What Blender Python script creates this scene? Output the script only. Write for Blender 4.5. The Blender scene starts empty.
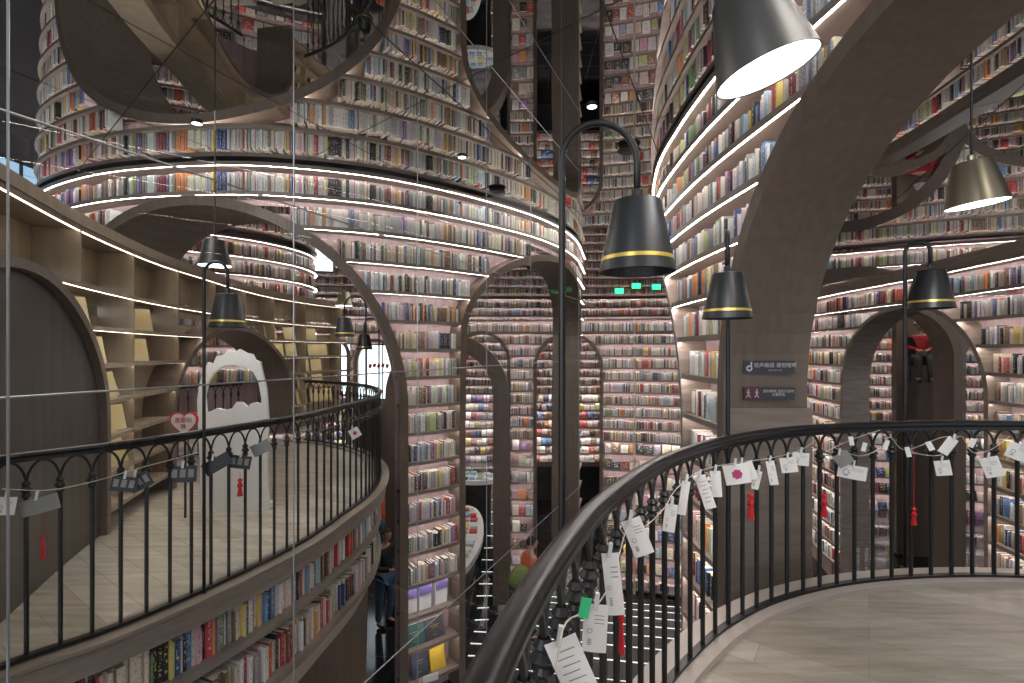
import bpy, math, random, bisect
import numpy as np
from mathutils import Vector, Matrix
from mathutils.bvhtree import BVHTree
random.seed(7)
R = random.Random(11)
PI = math.pi
E = 7.2            # camera height above the lowest floor (heights h below are relative to the eye)
F = 500.0; CX = 512.0; CY = 350.0
CEIL = 2.3; BALC = -1.6; PLAT = -4.9; LOW = -7.2
COL = bpy.context.scene.collection

# ------------------------------------------------------------------ materials
def mat(name, col, rough=.5, metal=0., emit=None, es=0., spec=.5, tex=None):
    m = bpy.data.materials.new(name); m.use_nodes = True
    nt = m.node_tree; b = nt.nodes['Principled BSDF']
    b.inputs['Base Color'].default_value = (*col, 1); b.inputs['Roughness'].default_value = rough
    b.inputs['Metallic'].default_value = metal; b.inputs['Specular IOR Level'].default_value = spec
    if emit:
        b.inputs['Emission Color'].default_value = (*emit, 1); b.inputs['Emission Strength'].default_value = es
    if tex:
        kind, col2, sc = tex
        tc = nt.nodes.new('ShaderNodeTexCoord'); mp = nt.nodes.new('ShaderNodeMapping')
        mp.inputs['Scale'].default_value = sc
        nz = nt.nodes.new('ShaderNodeTexNoise'); nz.inputs['Scale'].default_value = 1.0; nz.inputs['Detail'].default_value = 5
        rp = nt.nodes.new('ShaderNodeValToRGB')
        rp.color_ramp.elements[0].position = .35; rp.color_ramp.elements[1].position = .68
        rp.color_ramp.elements[0].color = (*col, 1); rp.color_ramp.elements[1].color = (*col2, 1)
        nt.links.new(tc.outputs['Object'], mp.inputs['Vector']); nt.links.new(mp.outputs['Vector'], nz.inputs['Vector'])
        nt.links.new(nz.outputs['Fac'], rp.inputs['Fac']); nt.links.new(rp.outputs['Color'], b.inputs['Base Color'])
    return m
M = {}
M['arch'] = mat('arch_wood', (.132, .100, .077), .42, tex=('n', (.158, .122, .096), (20, 20, 1.6)))
M['shelf'] = mat('shelf_wood', (.20, .163, .135), .4, tex=('n', (.27, .222, .188), (3, 3, 20)))
M['shelf_pale'] = mat('shelf_pale_wood', (.5, .42, .32), .5, tex=('n', (.6, .51, .4), (3, 3, 20)))
M['back'] = mat('back_panel_wood', (.35, .255, .26), .5, tex=('n', (.44, .335, .335), (16, 16, 1.0)))
M['beige'] = mat('beige_wood', (.27, .215, .155), .5, tex=('n', (.34, .275, .205), (10, 10, 1.4)))
M['darkpanel'] = mat('dark_oak_panel', (.055, .047, .04), .4, tex=('n', (.08, .068, .058), (12, 12, 1.0)))
M['drum'] = mat('dark_brown_laminate', (.085, .06, .042), .4, tex=('n', (.12, .088, .064), (14, 14, 1.0)))
M['led'] = mat('led_strip', (1, 1, 1), .5, emit=(1, .885, .84), es=38)
M['led_warm'] = mat('led_strip_warm', (1, 1, 1), .5, emit=(1, .86, .68), es=8)
M['led_step'] = mat('led_step_line', (1, 1, 1), .5, emit=(.95, .95, 1), es=.8)
M['black'] = mat('black_iron', (.009, .009, .01), .38)
M['rail'] = mat('black_gloss_rail', (.006, .006, .008), .3, spec=.5)
M['shade'] = mat('black_lamp_metal', (.022, .024, .026), .36, metal=.0)
M['shade_grey'] = mat('grey_lamp_metal', (.12, .12, .115), .36, metal=.7)
M['gold'] = mat('brass_band', (.75, .55, .12), .3, metal=.6)
M['brass'] = mat('brushed_bronze', (.36, .31, .22), .34, metal=.75)
M['lampin'] = mat('lamp_lining', (.05, .06, .09), .5)
M['bulb'] = mat('lamp_diffuser', (1, 1, 1), .5, emit=(.93, .96, 1), es=9)
M['tile'] = mat('black_floor_tile', (.012, .012, .013), .1, spec=.6)
M['stepm'] = mat('black_step_stone', (.01, .01, .011), .4)
M['paper'] = mat('card_paper', (.86, .85, .82), .7)
M['paperdark'] = mat('dark_postcard', (.03, .03, .04), .4)
M['papergrey'] = mat('grey_postcard', (.25, .25, .24), .5)
M['ink'] = mat('stamp_ink', (.1, .1, .12), .8)
M['pink'] = mat('pink_stamp_ink', (.6, .08, .25), .8)
M['red'] = mat('red_tassel_thread', (.6, .015, .025), .6)
M['green'] = mat('green_tag', (.05, .6, .25), .5)
M['string'] = mat('cotton_string', (.6, .57, .5), .8)
M['clip'] = mat('clear_peg_plastic', (.7, .72, .74), .25)
M['white'] = mat('white_board', (.78, .78, .78), .5)
M['signp'] = mat('sign_plate', (.035, .035, .045), .35)
M['signr'] = mat('sign_plate_maroon', (.09, .02, .035), .35)
M['ltext'] = mat('sign_lettering', (.55, .55, .56), .5)
M['heartred'] = mat('heart_red', (.6, .03, .04), .5)
M['seam'] = mat('glazing_joint_steel', (.3, .32, .33), .3, metal=.5)
M['groove'] = mat('ceiling_joint', (.03, .03, .03), .5)
M['stone'] = mat('balcony_kerb_stone', (.42, .37, .33), .35)
M['cream'] = mat('soffit_cream', (.58, .5, .4), .55)
M['exit'] = mat('exit_sign_face', (.0, .5, .15), .5, emit=(.05, 1, .35), es=1.8)
M['day'] = mat('daylight_pane', (.8, .9, 1), .2, emit=(.83, .93, 1), es=1.9)
M['dayblue'] = mat('dusk_pane', (.3, .45, .6), .2, emit=(.35, .55, .75), es=1.2)
M['skin'] = mat('skin', (.55, .34, .25), .55)
M['hair'] = mat('black_hair', (.01, .01, .01), .5)
M['redc'] = mat('red_jacket_cloth', (.32, .015, .02), .8)
M['orangec'] = mat('orange_cloth', (.75, .16, .06), .8)
M['darkc'] = mat('dark_jacket_cloth', (.02, .02, .024), .8)
M['jean'] = mat('blue_jean_cloth', (.05, .12, .22), .8)
M['greenc'] = mat('olive_green_cloth', (.16, .2, .06), .8)
M['greyc'] = mat('charcoal_trouser_cloth', (.06, .06, .055), .8)
M['wall'] = mat('dim_grey_plaster', (.045, .05, .06), .5)
M['purple'] = mat('box_file_purple', (.13, .1, .28), .6)

def mirror_mat():
    m = bpy.data.materials.new('mirror_ceiling_glass'); m.use_nodes = True; nt = m.node_tree
    b = nt.nodes['Principled BSDF']; b.inputs['Base Color'].default_value = (.6, .605, .6, 1)
    b.inputs['Metallic'].default_value = 1; b.inputs['Roughness'].default_value = 0.0
    return m
M['mirror'] = mirror_mat()
def glass_mat():
    m = bpy.data.materials.new('clear_pane_glass'); m.use_nodes = True; nt = m.node_tree
    for n in list(nt.nodes): nt.nodes.remove(n)
    o = nt.nodes.new('ShaderNodeOutputMaterial'); t = nt.nodes.new('ShaderNodeBsdfTransparent')
    t.inputs['Color'].default_value = (.93, .95, .95, 1)
    g = nt.nodes.new('ShaderNodeBsdfGlossy'); g.inputs['Roughness'].default_value = 0.0
    x = nt.nodes.new('ShaderNodeMixShader'); x.inputs['Fac'].default_value = .035
    nt.links.new(t.outputs[0], x.inputs[1]); nt.links.new(g.outputs[0], x.inputs[2]); nt.links.new(x.outputs[0], o.inputs['Surface'])
    return m
M['glass'] = glass_mat()
def floor_mat():
    m = bpy.data.materials.new('balcony_plank_floor'); m.use_nodes = True; nt = m.node_tree; b = nt.nodes['Principled BSDF']
    tc = nt.nodes.new('ShaderNodeTexCoord'); mp = nt.nodes.new('ShaderNodeMapping'); mp.inputs['Rotation'].default_value = (0, 0, .62)
    br = nt.nodes.new('ShaderNodeTexBrick'); br.offset = .37
    br.inputs['Color1'].default_value = (.34, .30, .245, 1); br.inputs['Color2'].default_value = (.42, .385, .33, 1)
    br.inputs['Mortar'].default_value = (.3, .265, .215, 1); br.inputs['Scale'].default_value = 1
    br.inputs['Brick Width'].default_value = 1.3; br.inputs['Row Height'].default_value = .2; br.inputs['Mortar Size'].default_value = .003
    nz = nt.nodes.new('ShaderNodeTexNoise'); mp2 = nt.nodes.new('ShaderNodeMapping'); mp2.inputs['Rotation'].default_value = (0, 0, .62)
    mp2.inputs['Scale'].default_value = (1.5, 14, 1); nz.inputs['Scale'].default_value = 1.5; nz.inputs['Detail'].default_value = 6
    mx = nt.nodes.new('ShaderNodeMix'); mx.data_type = 'RGBA'; mx.blend_type = 'OVERLAY'; mx.inputs[0].default_value = .45
    L = nt.links.new
    L(tc.outputs['Object'], mp.inputs['Vector']); L(mp.outputs['Vector'], br.inputs['Vector'])
    L(tc.outputs['Object'], mp2.inputs['Vector']); L(mp2.outputs['Vector'], nz.inputs['Vector'])
    L(br.outputs['Color'], mx.inputs[6]); L(nz.outputs['Fac'], mx.inputs[7]); L(mx.outputs[2], b.inputs['Base Color'])
    b.inputs['Roughness'].default_value = .27
    return m
M['planks'] = floor_mat()
def tile_mat():
    m = M['tile']; nt = m.node_tree; b = nt.nodes['Principled BSDF']
    tc = nt.nodes.new('ShaderNodeTexCoord'); br = nt.nodes.new('ShaderNodeTexBrick'); br.offset = 0
    br.inputs['Color1'].default_value = (.012, .012, .013, 1); br.inputs['Color2'].default_value = (.016, .016, .018, 1)
    br.inputs['Mortar'].default_value = (.09, .09, .09, 1); br.inputs['Scale'].default_value = 1
    br.inputs['Brick Width'].default_value = .8; br.inputs['Row Height'].default_value = .8; br.inputs['Mortar Size'].default_value = .006
    nt.links.new(tc.outputs['Object'], br.inputs['Vector']); nt.links.new(br.outputs['Color'], b.inputs['Base Color'])
tile_mat()
def book_mat():
    m = bpy.data.materials.new('book_covers'); m.use_nodes = True; nt = m.node_tree; b = nt.nodes['Principled BSDF']
    at = nt.nodes.new('ShaderNodeAttribute'); at.attribute_name = 'Col'
    uv = nt.nodes.new('ShaderNodeUVMap'); uv.uv_map = 'UVMap'
    # printed title marks: thresholded stretched noise, only in the middle of the spine
    nz = nt.nodes.new('ShaderNodeTexNoise'); nz.inputs['Scale'].default_value = 1; nz.inputs['Detail'].default_value = 1
    mp = nt.nodes.new('ShaderNodeMapping'); mp.inputs['Scale'].default_value = (3.2, 11, 1)
    gt = nt.nodes.new('ShaderNodeMath'); gt.operation = 'GREATER_THAN'; gt.inputs[1].default_value = .57
    sx = nt.nodes.new('ShaderNodeSeparateXYZ')
    fr = nt.nodes.new('ShaderNodeMath'); fr.operation = 'FRACT'
    c1 = nt.nodes.new('ShaderNodeMath'); c1.operation = 'COMPARE'; c1.inputs[1].default_value = .5; c1.inputs[2].default_value = .3
    fy = nt.nodes.new('ShaderNodeMath'); fy.operation = 'FRACT'
    c2 = nt.nodes.new('ShaderNodeMath'); c2.operation = 'COMPARE'; c2.inputs[1].default_value = .55; c2.inputs[2].default_value = .38
    mu = nt.nodes.new('ShaderNodeMath'); mu.operation = 'MULTIPLY'; mu2 = nt.nodes.new('ShaderNodeMath'); mu2.operation = 'MULTIPLY'
    mu3 = nt.nodes.new('ShaderNodeMath'); mu3.operation = 'MULTIPLY'; mu3.inputs[1].default_value = .75
    mx = nt.nodes.new('ShaderNodeMix'); mx.data_type = 'RGBA'
    inv = nt.nodes.new('ShaderNodeAttribute'); inv.attribute_name = 'Ink'
    L = nt.links.new
    L(uv.outputs[0], mp.inputs['Vector']); L(mp.outputs[0], nz.inputs['Vector']); L(nz.outputs['Fac'], gt.inputs[0])
    L(uv.outputs[0], sx.inputs[0]); L(sx.outputs[0], fr.inputs[0]); L(fr.outputs[0], c1.inputs[0])
    L(sx.outputs[1], fy.inputs[0]); L(fy.outputs[0], c2.inputs[0])
    L(gt.outputs[0], mu.inputs[0]); L(c1.outputs[0], mu.inputs[1]); L(mu.outputs[0], mu2.inputs[0]); L(c2.outputs[0], mu2.inputs[1]); L(mu2.outputs[0], mu3.inputs[0])
    L(mu3.outputs[0], mx.inputs[0]); L(at.outputs['Color'], mx.inputs[6]); L(inv.outputs['Color'], mx.inputs[7]); L(mx.outputs[2], b.inputs['Base Color'])
    b.inputs['Roughness'].default_value = .45
    return m
M['book'] = book_mat()

# ------------------------------------------------------------------ helpers
BV, BF = [], []      # geometry that can hide a book, for choosing the books that show largest
def mesh(name, vs, fs, m, parent=None, smooth=False, occl=False, kind=None):
    me = bpy.data.meshes.new(name); me.from_pydata([tuple(v) for v in vs], [], fs)
    if m is not None: me.materials.append(m)
    if smooth: me.shade_smooth()
    me.update()
    o = bpy.data.objects.new(name, me); COL.objects.link(o)
    if parent is not None: o.parent = parent
    if kind: o['kind'] = kind
    if occl:
        n = len(BV)
        BV.extend([Vector(v) + (parent.location if parent is not None else Vector()) for v in vs]); BF.extend([tuple(i + n for i in f) for f in fs])
    return o
def tag(o, label=None, cat=None, group=None, kind=None):
    if label: o['label'] = label
    if cat: o['category'] = cat
    if group: o['group'] = group
    if kind: o['kind'] = kind
    return o
def empty(name, loc=(0, 0, 0), label=None, cat=None, group=None, rz=0):
    o = bpy.data.objects.new(name, None); o.location = loc; o.rotation_euler[2] = rz; o.empty_display_size = .1
    COL.objects.link(o); return tag(o, label, cat, group)
def P(x, y, Z):        # a photo direction at a depth becomes a point in the room
    return Vector(((x - CX) / F * Z, Z, (CY - y) / F * Z + E))
class MB:
    def __init__(s): s.v = []; s.f = []
    def add(s, vs, fs):
        n = len(s.v); s.v.extend([Vector(v) for v in vs]); s.f.extend([tuple(i + n for i in f) for f in fs]); return s
    def box(s, c, d, rz=0, rx=0, ry=0):
        m = Matrix.Rotation(rz, 3, 'Z') @ Matrix.Rotation(rx, 3, 'X') @ Matrix.Rotation(ry, 3, 'Y'); c = Vector(c)
        vs = [c + m @ Vector((sx * d[0] / 2, sy * d[1] / 2, sz * d[2] / 2)) for sx in (-1, 1) for sy in (-1, 1) for sz in (-1, 1)]
        return s.add(vs, [(0, 1, 3, 2), (4, 6, 7, 5), (0, 4, 5, 1), (2, 3, 7, 6), (0, 2, 6, 4), (1, 5, 7, 3)])
    def tube(s, pts, r, n=10, cap=True):
        pts = [Vector(p) for p in pts]; rs = r if isinstance(r, (list, tuple)) else [r] * len(pts)
        ref = None; rings = []
        for i, p in enumerate(pts):
            t = (pts[min(i + 1, len(pts) - 1)] - pts[max(i - 1, 0)]).normalized()
            if ref is None:
                a = Vector((0, 0, 1)) if abs(t.z) < .9 else Vector((1, 0, 0)); ref = (a - t * a.dot(t)).normalized()
            else: ref = (ref - t * ref.dot(t)).normalized()
            b = t.cross(ref)
            rings.append([p + (ref * math.cos(2 * PI * k / n) + b * math.sin(2 * PI * k / n)) * rs[i] for k in range(n)])
        vs = [q for rg in rings for q in rg]
        fs = [(i * n + k, i * n + (k + 1) % n, (i + 1) * n + (k + 1) % n, (i + 1) * n + k) for i in range(len(pts) - 1) for k in range(n)]
        if cap: fs += [tuple(range(n))[::-1], tuple((len(pts) - 1) * n + k for k in range(n))]
        return s.add(vs, fs)
    def lathe(s, prof, c=(0, 0, 0), n=24, cap0=False, cap1=False):
        c = Vector(c)
        vs = [c + Vector((r * math.cos(2 * PI * k / n), r * math.sin(2 * PI * k / n), z)) for r, z in prof for k in range(n)]
        fs = [(i * n + k, i * n + (k + 1) % n, (i + 1) * n + (k + 1) % n, (i + 1) * n + k) for i in range(len(prof) - 1) for k in range(n)]
        if cap0: fs.append(tuple(range(n))[::-1])
        if cap1: fs.append(tuple((len(prof) - 1) * n + k for k in range(n)))
        return s.add(vs, fs)
    def sweep(s, path, prof, up=Vector((0, 0, 1)), closed=True):     # profile (side, up) swept along a level path
        path = [Vector(p) for p in path]; k = len(prof); vs = []
        for i, p in enumerate(path):
            t = path[min(i + 1, len(path) - 1)] - path[max(i - 1, 0)]; t.z = 0; t.normalize(); sd = t.cross(up)
            vs += [p + sd * a + up * b for a, b in prof]
        fs = [(i * k + j, i * k + (j + 1) % k, (i + 1) * k + (j + 1) % k, (i + 1) * k + j) for i in range(len(path) - 1) for j in range(k)]
        fs += [tuple(range(k))[::-1], tuple((len(path) - 1) * k + j for j in range(k))]
        return s.add(vs, fs)
    def build(s, name, m, parent=None, smooth=False, occl=False, kind=None):
        return mesh(name, s.v, s.f, m, parent, smooth, occl, kind)
def catmull(pts, n=10):
    out = []; P_ = [np.array(p, float) for p in pts]
    P_ = [2 * P_[0] - P_[1]] + P_ + [2 * P_[-1] - P_[-2]]
    for i in range(1, len(P_) - 2):
        a, b, c, d = P_[i - 1:i + 3]
        for k in range(n):
            t = k / n
            out.append(.5 * ((2 * b) + (c - a) * t + (2 * a - 5 * b + 4 * c - d) * t * t + (3 * b - a - 3 * c + d) * t ** 3))
    out.append(P_[-2]); return [tuple(p) for p in out]
class Curve:
    def __init__(s, pts, n=12):
        s.p = np.array(catmull(pts, n)); d = np.linalg.norm(np.diff(s.p, axis=0), axis=1); s.s = np.concatenate([[0], np.cumsum(d)]); s.L = s.s[-1]
    def at(s, t):
        t = min(max(t, 0), s.L - 1e-6); i = min(bisect.bisect_right(s.s, t) - 1, len(s.s) - 2); f = (t - s.s[i]) / (s.s[i + 1] - s.s[i])
        p = s.p[i] * (1 - f) + s.p[i + 1] * f
        e = .12; a = s._q(t - e); b = s._q(t + e); d = b - a; d = d / np.linalg.norm(d)
        return p, d
    def _q(s, t):
        t = min(max(t, 0), s.L - 1e-6); i = min(bisect.bisect_right(s.s, t) - 1, len(s.s) - 2); f = (t - s.s[i]) / (s.s[i + 1] - s.s[i])
        return s.p[i] * (1 - f) + s.p[i + 1] * f
    def s_at_x(s, px, lo=0, hi=1e9):     # arc length at which the curve is seen in photo column px
        best = None
        for t in np.linspace(max(lo, 0), min(hi, s.L), 600):
            p = s._q(t)
            if p[1] <= .05: continue
            e = abs(CX + F * p[0] / p[1] - px)
            if best is None or e < best[0]: best = (e, t)
        return best[1]

PALETTE = [('white', (.72, .71, .68), 26), ('cream', (.66, .61, .50), 18), ('pale grey', (.55, .555, .555), 16), ('grey', (.28, .28, .28), 9),
           ('black', (.03, .03, .035), 10), ('navy', (.05, .08, .19), 4), ('blue', (.10, .22, .44), 4), ('sky blue', (.34, .48, .58), 3), ('red', (.46, .06, .06), 6),
           ('maroon', (.22, .05, .06), 5), ('orange', (.66, .27, .10), 4), ('yellow', (.68, .54, .17), 4), ('green', (.18, .28, .16), 2), ('lime green', (.46, .53, .22), 2),
           ('purple', (.25, .15, .34), 2), ('pink', (.60, .34, .40), 2), ('brown', (.22, .14, .09), 8)]
PW = [p[2] for p in PALETTE]
BOOKS = []         # each: corner data, colour index, wall, row
def pick():
    n, c, _ = R.choices(PALETTE, PW)[0]; k = R.uniform(.78, 1.12)
    c = tuple(min(.85, max(.01, v * k * R.uniform(.93, 1.07))) for v in c)
    lum = sum(c) / 3; ink = R.choice([(.12, .12, .13), (.4, .12, .12), (.2, .22, .36)]) if lum > .3 else R.choice([(.75, .74, .7), (.7, .6, .2), (.7, .7, .7)])
    return n, c, ink

class Wall:
    def __init__(s, name, label, cat, pts, flare, levels, depth=.27, arches=(), smin=None, smax=None, mats=('shelf', 'back', 'led'),
                 side=1, rel=None, fill='spines', where='', group=None, top_fascia=0, bottom=None, step=.22, ledges=True, bfill=.93):
        s.c = Curve(pts); s.flare = flare; s.lv = levels; s.d = depth; s.ar = list(arches); s.side = side; s.mats = mats
        s.smin = smin or (lambda h: 0); s.smax = smax or (lambda h: s.c.L); s.step = step; s.where = where; s.name = name
        s.root = empty(name, (0, 0, 0), label, cat, group); s.bottom = bottom if bottom is not None else levels[-1]
        s.root.location = (0, 0, E + s.bottom); s.off = Vector((0, 0, E + s.bottom)); s.bfill = bfill
        s.fill = fill; s.rows = {}
    def pt(s, t, h, back=0.):      # world point on the face (back = metres into the wall)
        p, d = s.c.at(t); n = np.array([d[1], -d[0]]) * s.side          # front normal
        o = s.flare(h) - back
        return Vector((p[0] + n[0] * o, p[1] + n[1] * o, h + E))
    def inside(s, t, h, grow=0):
        for a in s.ar:
            if a['hb'] - .001 <= h and abs(t - a['s']) < a['rx'] + grow:
                if h <= a['hs']: return True
                if ((t - a['s']) / (a['rx'] + grow)) ** 2 + ((h - a['hs']) / (a['ry'] + grow)) ** 2 < 1: return True
        return False
    def gaps(s, h, grow):
        g = []
        for a in s.ar:
            if h < a['hb'] - .001: continue
            if h <= a['hs']: w = a['rx'] + grow
            else:
                q = 1 - ((h - a['hs']) / (a['ry'] + grow)) ** 2
                if q <= 0: continue
                w = (a['rx'] + grow) * math.sqrt(q)
            g.append((a['s'] - w, a['s'] + w))
        g.sort(); return g
    def spans(s, h, grow=.06):
        lo, hi = s.smin(h), s.smax(h); out = []; cur = lo
        for a, b in s.gaps(h, grow):
            if a > cur: out.append((cur, min(a, hi)))
            cur = max(cur, b)
        if cur < hi: out.append((cur, hi))
        return [(a, b) for a, b in out if b - a > .05]
    def loc(s, vs): return [v - s.off for v in vs]
    def ribbon(s, a, b, h0, h1, back0, back1, mb):      # a closed bar between two arc lengths
        n = max(1, int(math.ceil((b - a) / s.step))); k = 4; vs = []
        for i in range(n + 1):
            t = a + (b - a) * i / n
            vs += [s.pt(t, h0, back0), s.pt(t, h0, back1), s.pt(t, h1, back1), s.pt(t, h1, back0)]
        fs = [(i * k + j, i * k + (j + 1) % k, (i + 1) * k + (j + 1) % k, (i + 1) * k + j) for i in range(n) for j in range(k)]
        fs += [(0, 1, 2, 3), (n * k + 3, n * k + 2, n * k + 1, n * k)]
        mb.add(s.loc(vs), fs)
    def build(s, th=.035, led=True, ends=(False, False), lip=.011, lw=.012, lh=.010):
        # shelves
        sm, bm, lm = s.mats
        for i, h in enumerate(s.lv):
            for a, b in s.spans(h):
                mb = MB(); s.ribbon(a, b, h - th, h, 0.012, s.d, mb); n0 = len(mb.v)
                s.ribbon(a, b, h - th - lip, h, 0, 0.012, mb)
                o = mb.build('shelf', M[sm], s.root, occl=True)
                if led and i < len(s.lv) - 1 and b - a > .1:
                    lb = MB(); s.ribbon(a + .01, b - .01, h - th - lh, h - th - .001, .014, .014 + lw, lb); lb.build('light_strip', M[lm], o)
        # back
        mb = MB(); hs = []
        top, bot = s.lv[0], s.bottom
        n = max(2, int((top - bot) / .09)); prev = None
        for i in range(n + 1):
            h = top + (bot - top) * i / n; sp = s.spans(h, .03)
            if prev and len(prev[1]) == len(sp):
                for (a, b), (c, d) in zip(prev[1], sp):
                    m = max(1, int(max(b - a, d - c) / (s.step * 1.5)))
                    vs = []
                    for k in range(m + 1):
                        vs += [s.pt(a + (b - a) * k / m, prev[0], s.d), s.pt(c + (d - c) * k / m, h, s.d)]
                    mb.add(s.loc(vs), [(2 * k, 2 * k + 1, 2 * k + 3, 2 * k + 2) for k in range(m)])
            prev = (h, sp)
        mb.build('back_panel', M[bm], s.root, occl=True)
        # arch linings
        for a in s.ar:
            if a.get('bare'): continue
            rim, dep = a.get('rim', .12), a.get('dep', .8)
            path = [(-1, a['hb'] + (a['hs'] - a['hb']) * k / 8) for k in range(8)]
            pts = [(a['s'] - a['rx'], h, -1, 0) for _, h in path]
            for k in range(41):
                th_ = PI - PI * k / 40; pts.append((a['s'] + a['rx'] * math.cos(th_), a['hs'] + a['ry'] * math.sin(th_), math.cos(th_), math.sin(th_)))
            pts += [(a['s'] + a['rx'], h, 1, 0) for _, h in reversed(path)]
            vs = []
            f = a.get('front', .01)
            for t, h, dx, dh in pts:
                sk = a.get('skew', 0)
                vs += [s.pt(t, h, -f), s.pt(t + dx * rim, h + dh * rim, -f), s.pt(t + sk + dx * rim, h + dh * rim, dep), s.pt(t + sk, h, dep)]
            k = 4; n = len(pts) - 1
            fs = [(i * k + j, i * k + (j + 1) % k, (i + 1) * k + (j + 1) % k, (i + 1) * k + j) for i in range(n) for j in range(k)]
            fs += [(0, 1, 2, 3), (n * k + 3, n * k + 2, n * k + 1, n * k)]
            mesh('arch_lining', s.loc(vs), fs, M[a.get('mat', 'arch')], s.root, occl=True)
        # end panels where the case stops
        for e, fn, sg in ((ends[0], s.smin, 1), (ends[1], s.smax, -1)):
            if not e: continue
            vs = []; n = 24
            for i in range(n + 1):
                h = top + (bot - top) * i / n; t = fn(h)
                vs += [s.pt(t, h, -.01), s.pt(t - sg * .06, h, -.01), s.pt(t - sg * .06, h, s.d + .05), s.pt(t, h, s.d + .05)]
            k = 4
            fs = [(i * k + j, i * k + (j + 1) % k, (i + 1) * k + (j + 1) % k, (i + 1) * k + j) for i in range(n) for j in range(k)]
            fs += [(0, 1, 2, 3), (n * k + 3, n * k + 2, n * k + 1, n * k)]
            mesh('end_panel', s.loc(vs), fs, M[sm], s.root, occl=True)
        return s
    def books(s, rows=None, th=.035, hmax=.27, hmin=.17, display=()):
        for i in range(len(s.lv) - 1):
            if rows is not None and i not in rows: continue
            top, base = s.lv[i] - th, s.lv[i + 1]
            room = top - base - .03; hm = min(hmax, room)
            if hm < .1: continue
            if i in display:
                for a, b in s.spans(base):
                    t = a + .1
                    while t < b - .22:
                        w = R.uniform(.16, .25); h = min(room, R.uniform(.22, .33))
                        if R.random() < .96: s.onebook(t, t + w, base, h, i, R.uniform(.02, .035), face=True)
                        t += w + R.uniform(.015, .05)
                continue
            for a0, b0 in s.spans(base):
                # keep clear of the arch at the top of the book too
                t = a0 + .04; b = b0 - .04
                while t < b - .03:
                    run = R.uniform(.8, 2.6); e = min(b, t + run)
                    bh = R.uniform(.84, .98) * hm; series = None
                    while t < e - .012:
                        if series and series[1] > 0: w, h, cc = series[2], series[3], series[0]; series = (series[0], series[1] - 1, w, h)
                        else:
                            w = R.choice([.012, .014, .018, .02, .022, .024, .028, .032, .04]) ; h = min(hm, max(hmin, bh * R.uniform(.86, 1.14))); cc = None; series = None
                            if R.random() < .06: cc = pick(); series = (cc, R.randint(2, 5), w, h)
                        if t + w > b: break
                        if not s.inside(t + w / 2, base + h * .8, .05) and not s.inside(t, base + h * .8, .05) and not s.inside(t + w, base + h * .8, .05) and t > s.smin(base + h) + .02:
                            s.onebook(t, t + w - .0012, base, h, i, R.uniform(.04, .085), cc=cc)
                        t += w + (.006 if R.random() < .12 else 0)
                    if R.random() > s.bfill: t += R.uniform(.03, .16)
    def onebook(s, t0, t1, base, h, row, inset, face=False, cc=None):
        tm = (t0 + t1) / 2; dz = h
        a = s.pt(t0, base, inset); b = s.pt(t1, base, inset)
        n = (s.pt(tm, base, inset + .1) - s.pt(tm, base, inset)).normalized()
        # the flare leans the shelf face only, a book stands upright
        a.z = b.z = base + E
        if face: dep = .03; lean = .28
        else: dep = R.uniform(.12, .16); lean = 0
        dep = min(dep, s.d - inset - .01)
        up = Vector((0, 0, 1)) * dz * math.cos(lean) + n * dz * math.sin(lean)
        vs = [a, b, b + n * dep, a + n * dep]; vs += [v + up for v in vs]
        nm, c, ink = cc or pick()
        BOOKS.append(dict(v=vs, n=nm, c=c, ink=ink, wall=s, row=row, face=face, w=t1 - t0, h=h, tm=tm))

def ln(lst): return lst
def levels(top, pitch, n): return [top - pitch * i for i in range(n)]

# ------------------------------------------------------------------ the large curved bookcases
# left-centre round case with the two tall arches
W1c = Curve([(-8.3, 10.2), (-7.75, 8.6), (-6.9, 7.35), (-5.2, 6.4), (-3.5, 6.1), (-2.38, 6.28), (-1.47, 6.7), (-.48, 7.5), (.48, 8.6), (1.2, 10.1), (1.72, 12.3)])
pts1 = [(-8.3, 10.2), (-7.75, 8.6), (-6.9, 7.35), (-5.2, 6.4), (-3.5, 6.1), (-2.38, 6.28), (-1.47, 6.7), (-.48, 7.5), (.48, 8.6), (1.2, 10.1), (1.72, 12.3)]
lv1 = [2.27, 1.92, 1.54, 1.16, .78, .40, .02, -.36, -.75, -1.13, -1.53, -1.94, -2.35, -2.77, -3.2, -3.64, -4.1, -4.56]
c1 = W1c; flare1 = lambda h: .10 * max(0, (h + 1) / 3.3) if h > -1 else 0
sA0 = c1.s_at_x(190); sAr = c1.s_at_x(402)
rA = (sAr - sA0)
sBl, sBr = c1.s_at_x(460), c1.s_at_x(579)
W1 = Wall('curved_bookcase', 'tall rounded bookcase with glowing shelves and two tall brown arches, left of the far hall', 'bookcase', pts1, flare1, lv1, side=1,
          arches=[dict(s=sA0 + .05, rx=rA - .09, ry=2.6, hs=-.85, hb=PLAT, rim=.12, dep=.9, skew=.36),
                  dict(s=(sBl + sBr) / 2, rx=(sBr - sBl) / 2 - .1, ry=1.35, hs=.22, hb=PLAT, rim=.11, dep=.62)],
          where='rounded left bookcase', bottom=PLAT)
W1.build(); W1.books(rows=range(0, 14), hmax=.245)
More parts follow.
